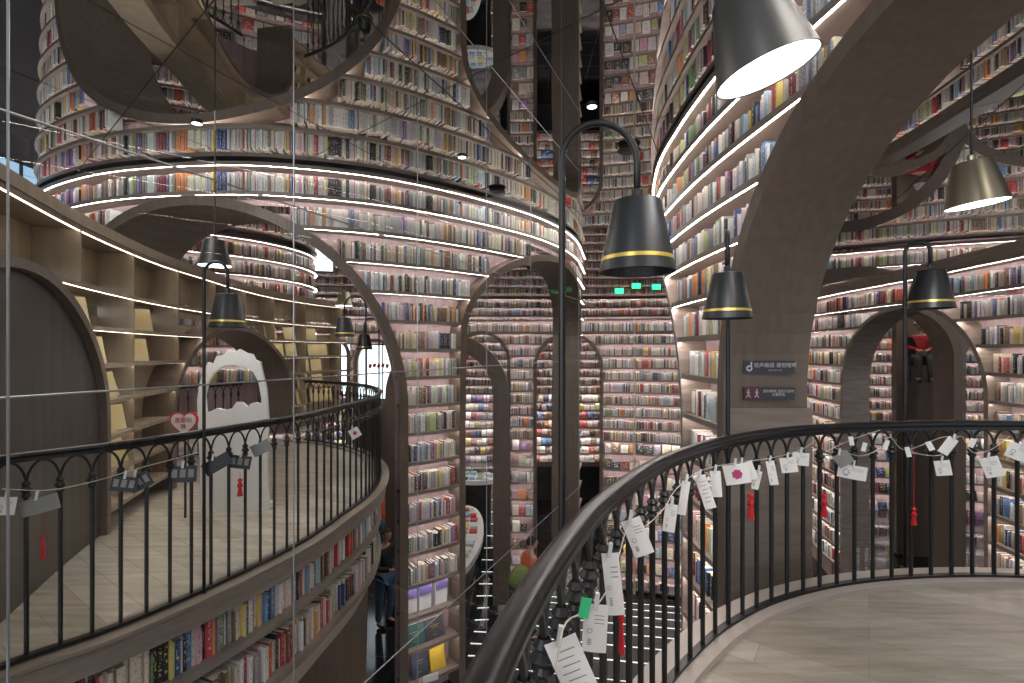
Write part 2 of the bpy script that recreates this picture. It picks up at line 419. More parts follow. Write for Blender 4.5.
# right flared case with the big arch beside the balcony
pts5 = [(2.25, 7.9), (1.98, 7.1), (1.74, 6.0), (1.66, 5.1), (1.64, 4.3), (1.67, 3.6), (1.73, 2.9), (1.8, 2.2), (1.84, 1.2), (1.84, .2), (1.8, -.8), (1.7, -2.2)]
c5 = Curve(pts5)
def s5(Z):
    return min((abs(c5._q(t)[1] - Z), t) for t in np.linspace(0, c5.L, 500))[1]
tab = [(-9, 4.75), (-.6, 4.8), (-.2, 4.86), (.15, 5.0), (.5, 5.25), (.9, 5.6), (1.3, 6.2), (1.7, 6.9), (2.3, 7.7)]
def zend(h):
    for (a, za), (b, zb) in zip(tab, tab[1:]):
        if h <= b: return za + (zb - za) * max(0, (h - a)) / (b - a)
    return tab[-1][1]
sm5 = {}
def smin5(h):
    k = round(h, 2)
    if k not in sm5: sm5[k] = s5(zend(k))
    return sm5[k]
lv5 = levels(2.275, .358, 8) + [-.6, -.98, -1.36, -1.74, -2.12, -2.5, -2.9, -3.3, -3.75, -4.2, -4.7, -5.2, -5.8, -6.5]
W5 = Wall('curved_bookcase', 'bulging bright bookcase on the right with white glowing strips behind the big brown arch', 'bookcase', pts5, lambda h: 0, lv5, side=1,
          smin=smin5, arches=[dict(s=s5(1.95), rx=1.93, ry=2.02, hs=-.35, hb=LOW, rim=.11, dep=.66)], where='bulging right bookcase', bottom=LOW, bfill=.97)
W5.build(ends=(True, False), lw=.015); W5.books(rows=range(0, 20), hmax=.23, display=(14, 15, 16, 17, 18))
# low case with empty beige shelves on the left balcony
pts4 = [(-2.25, 1.0), (-2.5, 1.9), (-2.87, 2.75), (-3.4, 4.02), (-3.83, 5.4), (-4.02, 6.5), (-4.2, 7.6), (-4.27, 9.0), (-4.05, 10.4), (-3.7, 11.2)]
c4 = Curve(pts4)
def s4(x): return c4.s_at_x(x)
lv4 = [.97, .53, .2, -.12, -.44, -.76, -1.08, -1.4]
sD, sE = s4(20), (s4(176) + s4(291)) / 2
W4 = Wall('beige_bookcase', 'low curved beige bookcase with mostly empty lit shelves along the left balcony', 'bookcase', pts4, lambda h: 0, lv4, side=1, depth=.32,
          arches=[dict(s=s4(110) - 1.38, rx=1.3, ry=1.12, hs=-.62, hb=BALC, rim=.07, dep=.2, mat='arch'),
                  dict(s=sE, rx=(s4(291) - s4(174)) / 2 - .02, ry=1.05, hs=-.75, hb=BALC, rim=.07, dep=.7, mat='arch')],
          mats=('beige', 'beige', 'led_warm'), where='beige bookcase', bottom=BALC + .0, step=.15)
W4.build(th=.03, lip=.008, lw=.014, lh=.009)
mb = MB(); W4.ribbon(0, W4.c.L, .97, 1.06, -.01, .34, mb); mb.build('top_fascia', M['beige'], W4.root, occl=True)
# uprights of the beige case
for i in range(2, 22):
    t = i * .52
    if t > W4.c.L: break
    for k in range(len(lv4) - 1):
        h0, h1 = lv4[k] - .03, lv4[k + 1]
        if k == 0:
            if i % 2: continue
        elif i % 2 == 0: pass
        if W4.inside(t, h0, .12) or W4.inside(t, h1, .12) or W4.inside(t + .03, h1, .12): continue
        if k > 0 and i % 2: continue
        mb = MB(); W4.ribbon(t, t + .022, h1, h0, .012, .31, mb); mb.build('upright', M['beige'], W4.root)
# dark door panel closing the first arch
a = W4.ar[0]; vs = []; 
n = 24
top = [(a['s'] + a['rx'] * math.cos(PI - PI * k / n), a['hs'] + a['ry'] * math.sin(PI - PI * k / n)) for k in range(n + 1)]
vs = []
for t, h in top: vs += [W4.pt(t, h, .045), W4.pt(t, BALC, .045)]
mesh('arched_panel', W4.loc(vs), [(2 * i, 2 * i + 1, 2 * i + 3, 2 * i + 2) for i in range(n)], M['darkpanel'], W4.root, occl=True)

# low far case behind the hall
pts3 = [(-8.5, 13.2), (-6, 14.4), (-3, 15.1), (0, 15.3), (2.5, 15.0), (5.2, 14.2), (8, 12.6)]
c3 = Curve(pts3)
sp = .345
lv3 = [.93] + [.93 - .362 * i for i in range(1, 11)] + [-3.06 - .5 * i for i in range(0, 9)]
lv3 = sorted(set(round(v, 3) for v in lv3), reverse=True)
def ar3(xl, xr, ytop, spring=None, hb=LOW, **k):
    sl, sr = c3.s_at_x(xl), c3.s_at_x(xr); rx = (sr - sl) / 2; Z = c3._q((sl + sr) / 2)[1]; ht = (CY - ytop) / F * Z
    d = dict(s=(sl + sr) / 2, rx=rx - .1, ry=rx, hs=ht - rx, hb=hb, rim=.1, dep=.5, mat='arch'); d.update(k); return d
W3 = Wall('curved_bookcase', 'low far bookcase with many small glowing shelves across the end of the hall', 'bookcase', pts3, lambda h: 0, lv3, side=1,
          arches=[ar3(354, 397, 342), ar3(322, 350, 342), ar3(452, 510, 334), ar3(533, 603, 335)], where='far low bookcase', bottom=LOW, step=.35)
W3.build(th=.04); W3.books(rows=range(0, len(lv3) - 1), hmax=.245, display=range(10, 18))
for t in np.arange(1.0, W3.c.L, 2.3):
    mb = MB()
    if any(abs(t - a['s']) < a['rx'] + .15 for a in W3.ar): continue
    W3.ribbon(t, t + .06, LOW, .93, -.01, .02, mb)
    mb.build('divider', M['shelf_pale'], W3.root)
# furthest case
pts11 = [(-13, 20.5), (-7, 21.5), (0, 22), (6, 21.8), (13, 20), (18, 17)]
W11 = Wall('curved_bookcase', 'furthest bookcase seen above and through the arches of the low far bookcase', 'bookcase', pts11, lambda h: 0, levels(2.285, .38, 20), side=1,
           where='furthest bookcase', bottom=-5.2, step=.6)
W11.build(th=.05); W11.books(hmax=.26, display=range(11, 19))
# round case behind the left balcony
cc, rr = (-7.2, 11.6), 2.5
W9 = Wall('round_bookcase', 'round drum bookcase rising behind the beige shelves, seen through the big left arch', 'bookcase',
          [(cc[0] + rr * math.cos(t), cc[1] + rr * math.sin(t)) for t in np.linspace(-PI * .95, PI * .25, 12)], lambda h: 0, levels(2.25, .36, 9), side=1, where='drum bookcase', bottom=BALC, step=.25)
W9.build(); W9.books(hmax=.245)
# right low case with an arch
pts7 = [(6.9, 12.0), (6.55, 10.6), (6.42, 9.4), (6.35, 8.0), (6.2, 6.8), (6.1, 6.0), (5.9, 5.0), (5.5, 3.9), (4.9, 2.9)]
c7 = Curve(pts7)
def s7(Z): return min((abs(c7._q(t)[1] - Z), t) for t in np.linspace(0, c7.L, 500))[1]
lv7 = [1.16] + [1.16 - .362 * i for i in range(1, 16)]
W7 = Wall('curved_bookcase', 'low curved bookcase on the far right with grey top band and arched opening', 'bookcase', pts7, lambda h: 0, lv7, side=1,
          arches=[dict(s=(s7(9.75) + s7(6.52)) / 2, rx=(s7(6.52) - s7(9.75)) / 2, ry=1.3, hs=-.62, hb=PLAT, rim=.07, dep=.5, mat='shelf')], where='right low bookcase', bottom=PLAT, bfill=.97)
W7.build(); W7.books(hmax=.245)
mb = MB(); W7.ribbon(0, W7.c.L, 1.16, 1.32, -.015, .3, mb); mb.build('top_fascia', M['shelf'], W7.root, occl=True)
# tall case at the back right
pts8 = [(5.6, 12.6), (7.6, 11.5), (9.0, 10.6), (10.4, 10.0), (12, 9.3), (13.5, 8.0)]
c8 = Curve(pts8)
W8 = Wall('curved_bookcase', 'tall rear bookcase on the far right reaching up to the mirrored ceiling', 'bookcase', pts8, lambda h: 0, levels(2.25, .365, 19), side=1,
          arches=[dict(s=c8.s_at_x(850), rx=1.75, ry=1.75, hs=-.1, hb=PLAT, rim=.25, dep=.6), dict(s=c8.s_at_x(1045), rx=1.35, ry=1.35, hs=-.6, hb=PLAT, rim=.2, dep=.6)],
          where='tall rear bookcase', bottom=PLAT)
W8.build(); W8.books(hmax=.25, display=range(12, 18))
# farthest case seen through the right arch
W12 = Wall('curved_bookcase', 'distant bookcase glimpsed through the brown arch on the right, under the black lamp', 'bookcase', [(8.5, 15.6), (11.5, 15.2), (14.5, 14)], lambda h: 0,
           levels(2.2, .362, 15) + [-3.37, -3.87, -4.37, -4.9], side=1, where='distant bookcase', bottom=PLAT, step=.5)
W12.build(); W12.books(hmax=.245, display=(13, 14, 15, 16, 17))

# ------------------------------------------------------------------ balconies and railings
railR = Curve([(-.30, -1.6), (-.27, -.8), (-.18, 0.1), (-.02, .85), (.186, 1.43), (.37, 1.80), (.645, 2.24), (.94, 2.58), (1.257, 2.87), (1.70, 3.15), (2.264, 3.36), (2.88, 3.46), (3.53, 3.46), (4.3, 3.28), (5.0, 2.9)])
railL = Curve([(-2.9, 1.6), (-2.72, 2.1), (-2.5, 2.52), (-2.25, 2.83), (-1.98, 3.36), (-1.73, 4.06), (-1.63, 4.75), (-1.56, 5.4), (-1.62, 6.1), (-1.85, 6.9), (-2.3, 7.7), (-3.0, 8.4), (-3.9, 8.9)])
def offs(cv, o, t):
    p, d = cv.at(t); return Vector((p[0] - d[1] * o, p[1] + d[0] * o, 0))      # o > 0: left of the direction of travel (outside)
def path(cv, o, h, n=90, t0=0, t1=None):
    t1 = t1 or cv.L
    return [offs(cv, o, t0 + (t1 - t0) * i / n) + Vector((0, 0, h + E)) for i in range(n + 1)]
def slab(name, outline, h, th, m, label=None):
    n = len(outline); vs = [Vector((x, y, h + E)) for x, y in outline] + [Vector((x, y, h + E - th)) for x, y in outline]
    fs = [tuple(range(n))[::-1], tuple(range(n, 2 * n))] + [(i, (i + 1) % n, n + (i + 1) % n, n + i) for i in range(n)]
    o = mesh(name, vs, fs, m, occl=True); o['kind'] = 'structure'
    if label: o['label'] = label
    return o
ol = [tuple(p[:2]) for p in path(railR, .02, 0, 60)] + [(6.2, 1.5), (6.2, -2.6), (-.3, -2.6)]
slab('floor', ol, BALC, .12, M['planks'], 'grey-beige plank floor of the balcony at lower right')
ol = [tuple(p[:2]) for p in path(railL, -.02, 0, 60)] + [(-4.25, 9.0), (-4.6, 7.6), (-4.5, 6.0), (-4.3, 5.2), (-3.9, 4.1), (-3.3, 2.4), (-3.2, 1.6)]
slab('floor', ol, BALC, .12, M['planks'], 'plank floor of the left balcony')
# extension of the left floor through the arch of the beige bookcase
slab('floor', [(-4.55, 5.0), (-4.6, 9.0), (-7, 9.0), (-7, 5.0)], BALC, .12, M['planks'], 'plank floor beyond the arch of the beige bookcase')

def circ_prof(w, h, n=12, z0=0): return [(w / 2 * math.cos(2 * PI * k / n), z0 + h / 2 * math.sin(2 * PI * k / n)) for k in range(n)]
def railing(cv, label, spacing, rw, t0, t1, o_in=0, bar=.012, nm='balcony_railing', hb=BALC, ht=-.535):
    root = empty(nm, (0, 0, hb + E), label, 'railing'); Z0 = Vector((0, 0, hb + E)); HT = 1.1
    def rp(o, h, n=110): return [p - Z0 for p in path(cv, o, h, n, t0, t1)]
    MB().sweep(rp(0, ht), circ_prof(rw, rw * .72, 24)).build('handrail', M['rail'], root, smooth=True)
    MB().sweep(rp(0, ht - rw * .42), [(-rw * .3, -.012), (rw * .3, -.012), (rw * .3, .012), (-rw * .3, .012)]).build('under_rail', M['black'], root)
    MB().sweep(rp(0, hb + .035), [(-.02, -.01), (.02, -.01), (.02, .01), (-.02, .01)]).build('bottom_rail', M['black'], root)
    n = int((t1 - t0) / spacing); ztop = ht - rw * .42 - .012 + E - Z0.z
    zc = ztop - .125
    for i in range(n):
        t = t0 + spacing * (i + .5); p, d = cv.at(t); c = Vector((p[0], p[1], 0)); dv = Vector((d[0], d[1], 0))
        mb = MB()
        mb.tube([c + Vector((0, 0, .04)), c + Vector((0, 0, zc))], [bar * .95, bar], 8)
        mb.lathe([(bar, -.045), (bar * 1.9, -.03), (bar * 1.3, -.018), (bar * 2.5, 0), (bar * 1.3, .018), (bar * 1.9, .028), (bar, .045)], c + Vector((0, 0, zc - .02)), 14)
        for sg in (-1, 1):      # the two curved arms that meet the neighbours' arms in a round arch
            arm = [c + dv * sg * (spacing / 2) * (1 - math.cos(a_)) + Vector((0, 0, zc + (ztop - zc) * math.sin(a_))) for a_ in np.linspace(0, PI / 2, 7)]
            mb.tube(arm, bar * .62, 6)
        mb.build('baluster', M['black'], root)
    return root
railing(railR, 'black iron railing with thick glossy handrail sweeping round the right balcony', .15, .07, .9, railR.L, bar=.0135, ht=-.512)
railing(railL, 'thinner black iron railing curving round the left balcony', .13, .05, .2, railL.L - .3, bar=.011)
k = MB().sweep(path(railR, .0, BALC + .0, 110), [(-.16, -.0), (.09, -.0), (.09, .03), (-.14, .03)][::-1]).build('trim_1', M['stone'], kind='structure')
MB().sweep(path(railR, .0, BALC - .06, 110), [(-.10, -.16), (.05, -.16), (.05, .085), (-.10, .085)]).build('trim_2', M['shelf'], kind='structure')
MB().sweep(path(railL, .0, BALC + .0, 110), [(-.09, -.0), (.11, -.0), (.11, .02), (-.11, .02)][::-1]).build('trim_3', M['shelf'], kind='structure')
# right balcony fascia below the floor
MB().sweep(path(railR, .0, BALC - .5, 110), [(-.09, -.3), (0, -.3), (0, .28), (-.09, .28)]).build('trim_4', M['arch'], kind='structure', occl=True)

# left balcony bookshelf front under the floor
ptsF = [tuple(offs(railL, -.07, t)[:2]) for t in np.linspace(.1, railL.L, 22)]
W10 = Wall('balcony_bookshelf', 'two open book shelves wrapping the edge under the left balcony floor', 'bookcase', ptsF, lambda h: .0 if h > -2 else -.06, [-1.69, -2.06, -2.5], side=1,
           depth=.26, mats=('shelf', 'back', 'led'), where='left balcony edge', bottom=-2.5, step=.12, bfill=.98)
W10.build(th=.05, led=False)
mb = MB(); W10.ribbon(0, W10.c.L, -1.69, -1.612, -.01, .3, mb); mb.build('top_fascia', M['shelf'], W10.root, occl=True)
W10.lv = [-1.66, -2.06, -2.5]
W10.books(hmax=.27, hmin=.2)
# flared soffit and drum beneath
vs = []; n = 60
for i in range(n + 1):
    t = W10.c.L * i / n
    vs += [W10.pt(t, -2.53, 0), W10.pt(t, -2.60, .03), W10.pt(t, -2.85, .16), W10.pt(t, PLAT, .2)]
mesh('trim_5', vs, [(4 * i + j, 4 * i + j + 1, 4 * i + 5 + j, 4 * i + 4 + j) for i in range(n) for j in (0, 1)], M['cream'], occl=True, kind='structure')
mesh('wall_drum', vs, [(4 * i + j, 4 * i + j + 1, 4 * i + 5 + j, 4 * i + 4 + j) for i in range(n) for j in (2,)], M['drum'], occl=True, kind='structure')

# ------------------------------------------------------------------ shell
def quad(name, p, m, label=None, occl=True):
    o = mesh(name, p, [(0, 1, 2, 3)], m, occl=occl, kind='structure')
    if label: o['label'] = label
    return o
def rect(x0, x1, y0, y1, h): return [(x0, y0, h + E), (x1, y0, h + E), (x1, y1, h + E), (x0, y1, h + E)]
quad('ceiling', rect(-16, 20, -5, 25, CEIL), M['mirror'], 'mirror panelled ceiling', occl=False)
quad('floor', rect(-16, 20, -5, 25, LOW), M['tile'], 'black tiled lower floor')
mb = MB(); mb.box((-8.2, 13, PLAT + E - .15), (15.4, 24, .3)); mb.build('floor', M['tile'], kind='structure', occl=True)
mb = MB(); mb.box((12, 10, PLAT + E - .15), (14, 28, .3)); mb.build('floor', M['tile'], kind='structure', occl=True)
mb = MB(); mb.box((2.25, 2.7, PLAT + E - .15), (5.5, 8.6, .3)); mb.build('floor', M['tile'], kind='structure', occl=True)
quad('wall_left', [(-8.6, 2, LOW + E), (-8.6, 25, LOW + E), (-8.6, 25, CEIL + E), (-8.6, 2, CEIL + E)], M['wall'])
quad('wall_right', [(17.5, -5, LOW + E), (17.5, 25, LOW + E), (17.5, 25, CEIL + E), (17.5, -5, CEIL + E)], M['wall'])
quad('wall_back', [(-16, 24, LOW + E), (20, 24, LOW + E), (20, 24, CEIL + E), (-16, 24, CEIL + E)], M['wall'])
# wide seating steps going down into the hall, each with a lit nosing
st = empty('hall_steps', (1.1, 7.0, E + LOW), 'broad black steps with white lit edges going down into the hall', 'steps')
for i in range(7):
    z = PLAT - .33 * (i + 1) + .33; y0 = 7.0 + .98 * i
    x0, x1 = -.48, 5.0
    mb = MB(); mb.box(((x0 + x1) / 2 - 1.1, y0 + .49 - 7.0, (z + E - (E + LOW)) / 2 - (0) ), (x1 - x0, .98, z - LOW))
    o = mb.build('step', M['stepm'], st, occl=True)
    MB().box(((x0 + x1) / 2 - 1.1, y0 + .98 - 7.0 - .015, z - LOW + .002), (x1 - x0 - .1, .022, .01)).build('light_line', M['led_step'], o)
    MB().box(((x0 + x1) / 2 - 1.1, y0 + .5 - 7.0 - .015, z - LOW + .002), (x1 - x0 - .1, .012, .008)).build('light_line', M['led_step'], o)
# lit lines let into the upper hall floor
fl = empty('floor_light_lines', (-.3, 10, PLAT + E), 'column of short white light lines set in the dark hall floor', 'floor lights')
for y in range(500, 676, 12):
    Z = 4.9 * F / (y - CY); MB().box((0 - .1 * 0, Z - 10, .004), (R.uniform(.2, .32), .018, .008), rz=R.uniform(-.15, .1)).build('light_line', M['led_step'], fl)
fl.location.x = -.55; st.rotation_euler[2] = -.17
# ceiling joints
def strip(mb, a, b, w, z):
    a, b = Vector(a), Vector(b); d = (b - a).normalized(); s_ = Vector((-d.y, d.x)) * w / 2
    mb.add([(a.x - s_.x, a.y - s_.y, z), (b.x - s_.x, b.y - s_.y, z), (b.x + s_.x, b.y + s_.y, z), (a.x + s_.x, a.y + s_.y, z)], [(0, 1, 2, 3)])
mb = MB(); d1 = Vector((.4, .917)); d2 = Vector((-.755, .655)); o1 = Vector((-2.79, 3.29)); o2 = Vector((-2.16, 3.46))
for k in range(-6, 12):
    q = o1 + Vector((.917, -.4)) * k * 1.55; strip(mb, q - d1 * 9, q + d1 * 20, .007, CEIL + E - .004)
    q = o2 + Vector((.655, .755)) * k * 1.75; strip(mb, q - d2 * 10, q + d2 * 12, .006, CEIL + E - .004)
mb.build('trim_6', M['groove'], kind='structure')

# windows
def window(name, c, w, h, ang, m, arch=False, mull=3):
    o = empty(name, c, None); o['kind'] = 'structure'; o.rotation_euler[2] = ang
    MB().box((0, 0, 0), (w, .02, h)).build('pane', m, o)
    mb = MB()
    for i in range(mull + 1): mb.box((-w / 2 + w * i / mull, -.03, 0), (.03, .04, h))
    for z in (-h / 2, h / 2): mb.box((0, -.03, z), (w, .04, .04))
    mb.build('frame', M['black'], o)
p = P(375, 372, 15.6); window('window_1', p, 1.5, 1.7, 0, M['day'])
p = P(336, 368, 14.9); window('window_2', p, .9, 1.6, 0, M['day'])
window('window_3', (-8.5, 8.4, 1.8 + E), 3.2, .85, PI / 2, M['dayblue'], mull=7)
window('window_4', P(322, 265, 12.6), .55, .35, .3, M['day'], mull=1)
# wood panel under far window, red banner in it
MB().box(P(375, 432, 15.8), (1.5, .1, 2.2)).build('wall_far', M['arch'], kind='structure')
b = MB()
for i in range(5): b.box((i * .13 - .3, 0, .02 * (i % 2)), (.09, .02, .12), ry=.3)
b = b.build('window_banner', M['heartred']); b.location = P(380, 366, 15.3); tag(b, 'small red lettering banner across the arched far window at left', 'banner')

# ------------------------------------------------------------------ mirror wall on the left built as clear panes; rooms behind replace its reflection
gd = Vector((.4, .917, 0)).normalized(); gn = Vector((-.917, .4, 0)).normalized(); D = 2.78
def gp(s_, h): q = gn * D + gd * s_; return Vector((q.x, q.y, h + E))
seam_s = [D * (.388 + .54 * i) for i in range(-1, 6)] + [D * 3.5]
gl = empty('mirror_wall_stand_in', gp(0, PLAT), 'mirror wall built as tall clear panes with thin steel joints, left of the hall', 'mirror wall stand-in')
G0 = gl.location.copy()
for i in range(len(seam_s) - 1):
    a, b = seam_s[i] + .006, seam_s[i + 1] - .006
    mesh('glass_pane', [gp(a, PLAT + .01) - G0, gp(b, PLAT + .01) - G0, gp(b, CEIL - .01) - G0, gp(a, CEIL - .01) - G0], [(0, 1, 2, 3)], M['glass'], gl)
for i, s_ in enumerate(seam_s):
    r = .0055
    MB().tube([gp(s_, PLAT) - G0, gp(s_, CEIL) - G0], r, 6).build('vertical_joint', M['seam'], gl)
for h in (1.0, -.2, -2.76):
    MB().tube([gp(seam_s[0], h) - G0, gp(seam_s[-1], h) - G0], .0055, 6).build('horizontal_joint', M['seam'], gl)

# ------------------------------------------------------------------ lamps
def shade_parts(root, c, D_, lit, m='shade', band=True, hr=.93):
    r = D_ / 2; H = D_ * hr
    prof = [(r * .12, H * 1.06), (r * .40, H * 1.03), (r * .60, H * 1.005), (r * .63, H * .97), (r * .98, .012), (r, 0), (r * .97, 0), (r * .9, .03), (r * .58, H * .93), (r * .1, H * .93)]
    sh = MB().lathe(prof, c, 36).build('lamp_shade', M[m], root, smooth=True)
    mod = sh.modifiers.new('es', 'EDGE_SPLIT'); mod.split_angle = .6
    if band:
        z0, z1 = H * .15, H * .205; f = lambda z: r * (.98 - .35 * (z - .012) / (H * .97 - .012)) + .0012
        MB().lathe([(f(z0), z0), (f(z1), z1)], c, 36).build('brass_band', M['gold'], root, smooth=True)
    MB().lathe([(r * (.88 if not lit else .955), .035 if not lit else .004), (.001, .035 if not lit else .004)], c, 36).build('diffuser', M['bulb'] if lit else M['lampin'], root)
    MB().lathe([(r * .14, H * 1.04), (r * .14, H * 1.16), (r * .06, H * 1.2)], c, 12, cap1=True).build('collar', M[m], root)
    return H
def hook_lamp(px, Z, ytop, spread, D_, ang, label, hbase, group=None, yb=None):
    """px: column of the pole; ytop: row of the top of the hook; ang: direction the hook reaches (0 = to the right)"""
    b = P(px, CY, Z); b.z = hbase + E; root = empty('hooked_lamp', b, label, 'lamp', group)
    ht = (CY - ytop) / F * Z - hbase; r = spread / 2; dv = Vector((math.cos(ang), math.sin(ang), 0)); zc = ht - r
    pts = [Vector((0, 0, 0)), Vector((0, 0, zc * .5)), Vector((0, 0, zc))] + [dv * (r - r * math.cos(a)) + Vector((0, 0, zc + r * math.sin(a))) for a in np.linspace(.2, PI, 13)]
    drop = D_ * .3; pts.append(dv * 2 * r + Vector((0, 0, zc - drop * .6 - .085)))
    MB().tube(pts, .0125 * D_ / .27, 10).build('pole', M['black'], root, smooth=True)
    MB().lathe([(.0, -.04), (.025, -.03), (.034, 0), (.025, .03), (.0, .04)], (0, 0, .03), 12).build('base_knob', M['black'], root, smooth=True)
    H = D_ * .93; c = dv * 2 * r + Vector((0, 0, zc - drop * .2 - .085 - H * 1.16)); shade_parts(root, c, D_, False)
    return root
hook_lamp(562, 1.72, 122, .262, .262, 0.05, 'large black hooked lamp with gold band standing beside the handrail at centre', BALC - .1)
hook_lamp(728, 2.86, 236, .22, .255, -2.0, 'small black lamp with gold band left of the two dark signs', BALC - .1)
hook_lamp(905, 3.78, 243, .15, .30, -.5, 'black lamp with gold band standing behind the right railing before the arch', BALC - .1)
hook_lamp(204, 3.25, 262, .165, .225, -.1, 'black hooked lamp with gold band on the left balcony edge beside the white board', BALC - .08)
hook_lamp(366, 5.55, 296, .23, .22, PI + .1, 'hooked black lamp near the curved end of the left balcony railing', BALC - .1)
hook_lamp(379, 6.9, 318, .2, .22, PI, 'further black hooked lamp half behind the one at the end of left balcony', BALC - .1)
def pendant(px, py, Z, D_, label, m='shade', tilt=0, lit=True):
    c = P(px, py, Z); root = empty('pendant_lamp', c, label, 'lamp')
    H = shade_parts(root, Vector((0, 0, 0)), D_, lit, m, band=False, hr=.82); root.rotation_euler[1] = -tilt
    inv = Matrix.Rotation(tilt, 3, 'Y'); top_ = Matrix.Rotation(-tilt, 3, 'Y') @ Vector((0, 0, H * 1.1))
    MB().tube([inv @ top_, inv @ Vector((top_.x, 0, CEIL + E - c.z))], .006, 8).build('cord', M['black'], root)
    if lit:
        l = bpy.data.lights.new('pendant_glow', 'SPOT'); l.energy = 30 * (D_ / .3); l.spot_size = 2.4; l.spot_blend = .6; l.color = (1, .95, .9); l.shadow_soft_size = D_ * .35
        o = bpy.data.objects.new('pendant_glow', l); o.location = (0, 0, -.02); COL.objects.link(o); o.parent = root
    return root
pendant(767, 72, 1.55, .305, 'large dark pendant lamp with glowing white disc at the top, before the bright shelves', 'shade_grey', tilt=.3)
pendant(977, 205, 2.9, .30, 'brushed bronze pendant lamp with white disc hanging at the right edge', 'brass', tilt=.12)
pendant(215, 266, 4.7, .29, 'dark pendant lamp hanging over the beige bookcase at left')
pendant(344, 306, 8.0, .27, 'small bronze pendant lamp hanging far off beyond the left balcony', 'brass')
for i, (x, y, lab) in enumerate([(592, 105, 'small bright ceiling spotlight above the hook of the large lamp'), (197, 122, 'small bright ceiling spotlight under the reflected arch at upper left'), (462, 156, 'tiny bright ceiling spotlight over the rounded left bookcase')]):
    Z = CEIL * F / (CY - y); r = empty('ceiling_spotlight', ((x - CX) / F * Z, Z, CEIL + E), lab, 'ceiling light')
    MB().lathe([(.05, 0), (.052, -.018), (.045, -.02)], n=20).build('housing', M['black'], r); MB().lathe([(.045, -.017), (.001, -.017)], n=20).build('lens', M['bulb'], r)
for x, y, lab in [(497, 190, 'flat black round ceiling speaker over the left bookcase'), (629, 147, 'flat black round ceiling speaker beside the hook of the large lamp'), (531, 283, 'flat black ceiling speaker far off seen through the narrow arch')]:
    Z = CEIL * F / (CY - y) if y < 250 else 14; r = empty('ceiling_speaker', ((x - CX) / F * Z, Z, CEIL + E), lab, 'ceiling speaker')
    MB().lathe([(.001, 0), (.1, 0), (.125, -.03), (.13, -.045)], n=28).build('rim', M['black'], r); MB().lathe([(.13, -.045), (.001, -.05)], n=28).build('grille', M['black'], r)
for x, y, lab in [(619, 291, 'green lit exit sign, leftmost of the three far off'), (636, 286, 'green lit exit sign, middle of the three far off'), (656, 287, 'green lit exit sign beside the dark post, rightmost of three')]:
    c = P(x, y, 11.5); r = empty('exit_sign', c, lab, 'exit sign')
    MB().box((0, 0, 0), (.22, .04, .14)).build('housing', M['black'], r); MB().box((0, -.025, 0), (.2, .006, .12)).build('sign_face', M['exit'], r)
    MB().tube([(0, 0, .07), (0, 0, CEIL + E - c.z)], .006, 6).build('hanger', M['black'], r)

# ------------------------------------------------------------------ right side portal, ledge and pillar
def portal(name, cx, Z, rx, htop, hb, rim, dep, label, m='arch'):
    ry = rx; hs = htop - ry - rim; pts = [(cx - rx, hb + (hs - hb) * k / 6, -1, 0) for k in range(6)]
    for k in range(33):
        t = PI - PI * k / 32; pts.append((cx + rx * math.cos(t), hs + ry * math.sin(t), math.cos(t), math.sin(t)))
    pts += [(cx + rx, hb + (hs - hb) * k / 6, 1, 0) for k in range(5, -1, -1)]
    vs = []
    for x, h, dx, dh in pts:
        vs += [(x, Z, h + E), (x + dx * rim, Z, h + dh * rim + E), (x + dx * rim, Z + dep, h + dh * rim + E), (x, Z + dep, h + E)]
    n = len(pts) - 1; k = 4
    fs = [(i * k + j, i * k + (j + 1) % k, (i + 1) * k + (j + 1) % k, (i + 1) * k + j) for i in range(n) for j in range(k)] + [(0, 1, 2, 3), (n * k + 3, n * k + 2, n * k + 1, n * k)]
    o = mesh(name, vs, fs, M[m], occl=True); return tag(o, label, 'arch')
portal('archway', -1.25, 9.6, .885, .31, PLAT, .3, .5, 'freestanding brown archway over the long oval book table in the hall')
portal('archway', 7.86, 10.0, .98, .97, PLAT, .17, .5, 'freestanding brown wooden archway behind the black lamp on the right')
MB().box((10.0, 12.1, (PLAT - .77) / 2 + E), (1.2, .5, -.77 - PLAT)).build('wall_niche', M['arch'], kind='structure', occl=True)
MB().box((9.28, 12.0, -1.7 + E), (.22, .16, 6.3)).build('wall_pier', M['arch'], kind='structure', occl=True)
MB().box((10.52, 12.2, -1.7 + E), (.2, .3, 6.3)).build('wall_pier', M['arch'], kind='structure', occl=True)
MB().box((10.2, 12.45, .4 + E), (1.2, .1, 2.4)).build('wall_pier', M['arch'], kind='structure', occl=True)
# plinth line on the big jamb and signs
def text(body, size, loc, rz, m, parent=None, name='lettering', mirror=False, rx=PI / 2, space=None):
    cu = bpy.data.curves.new(name, 'FONT'); cu.body = body; cu.size = size; cu.align_x = 'CENTER'; cu.align_y = 'CENTER'; cu.extrude = .0006
    cu.resolution_u = 2; cu.materials.append(m); o = bpy.data.objects.new(name, cu); COL.objects.link(o); o.location = loc; o.rotation_euler = (rx, 0, rz)
    if mirror: o.scale = (-1, 1, 1)
    if space: cu.space_line = space
    bpy.context.view_layer.update()
    me = bpy.data.meshes.new_from_object(o.evaluated_get(bpy.context.evaluated_depsgraph_get())); me.name = name
    if not me.materials: me.materials.append(m)
    o2 = bpy.data.objects.new(name, me); COL.objects.link(o2); o2.location = o.location; o2.rotation_euler = o.rotation_euler; o2.scale = o.scale
    bpy.data.objects.remove(o); o2.name = name
    if parent is not None: o2.parent = parent
    return o2
JZ = c5._q(s5(1.95) - 1.93)[1]
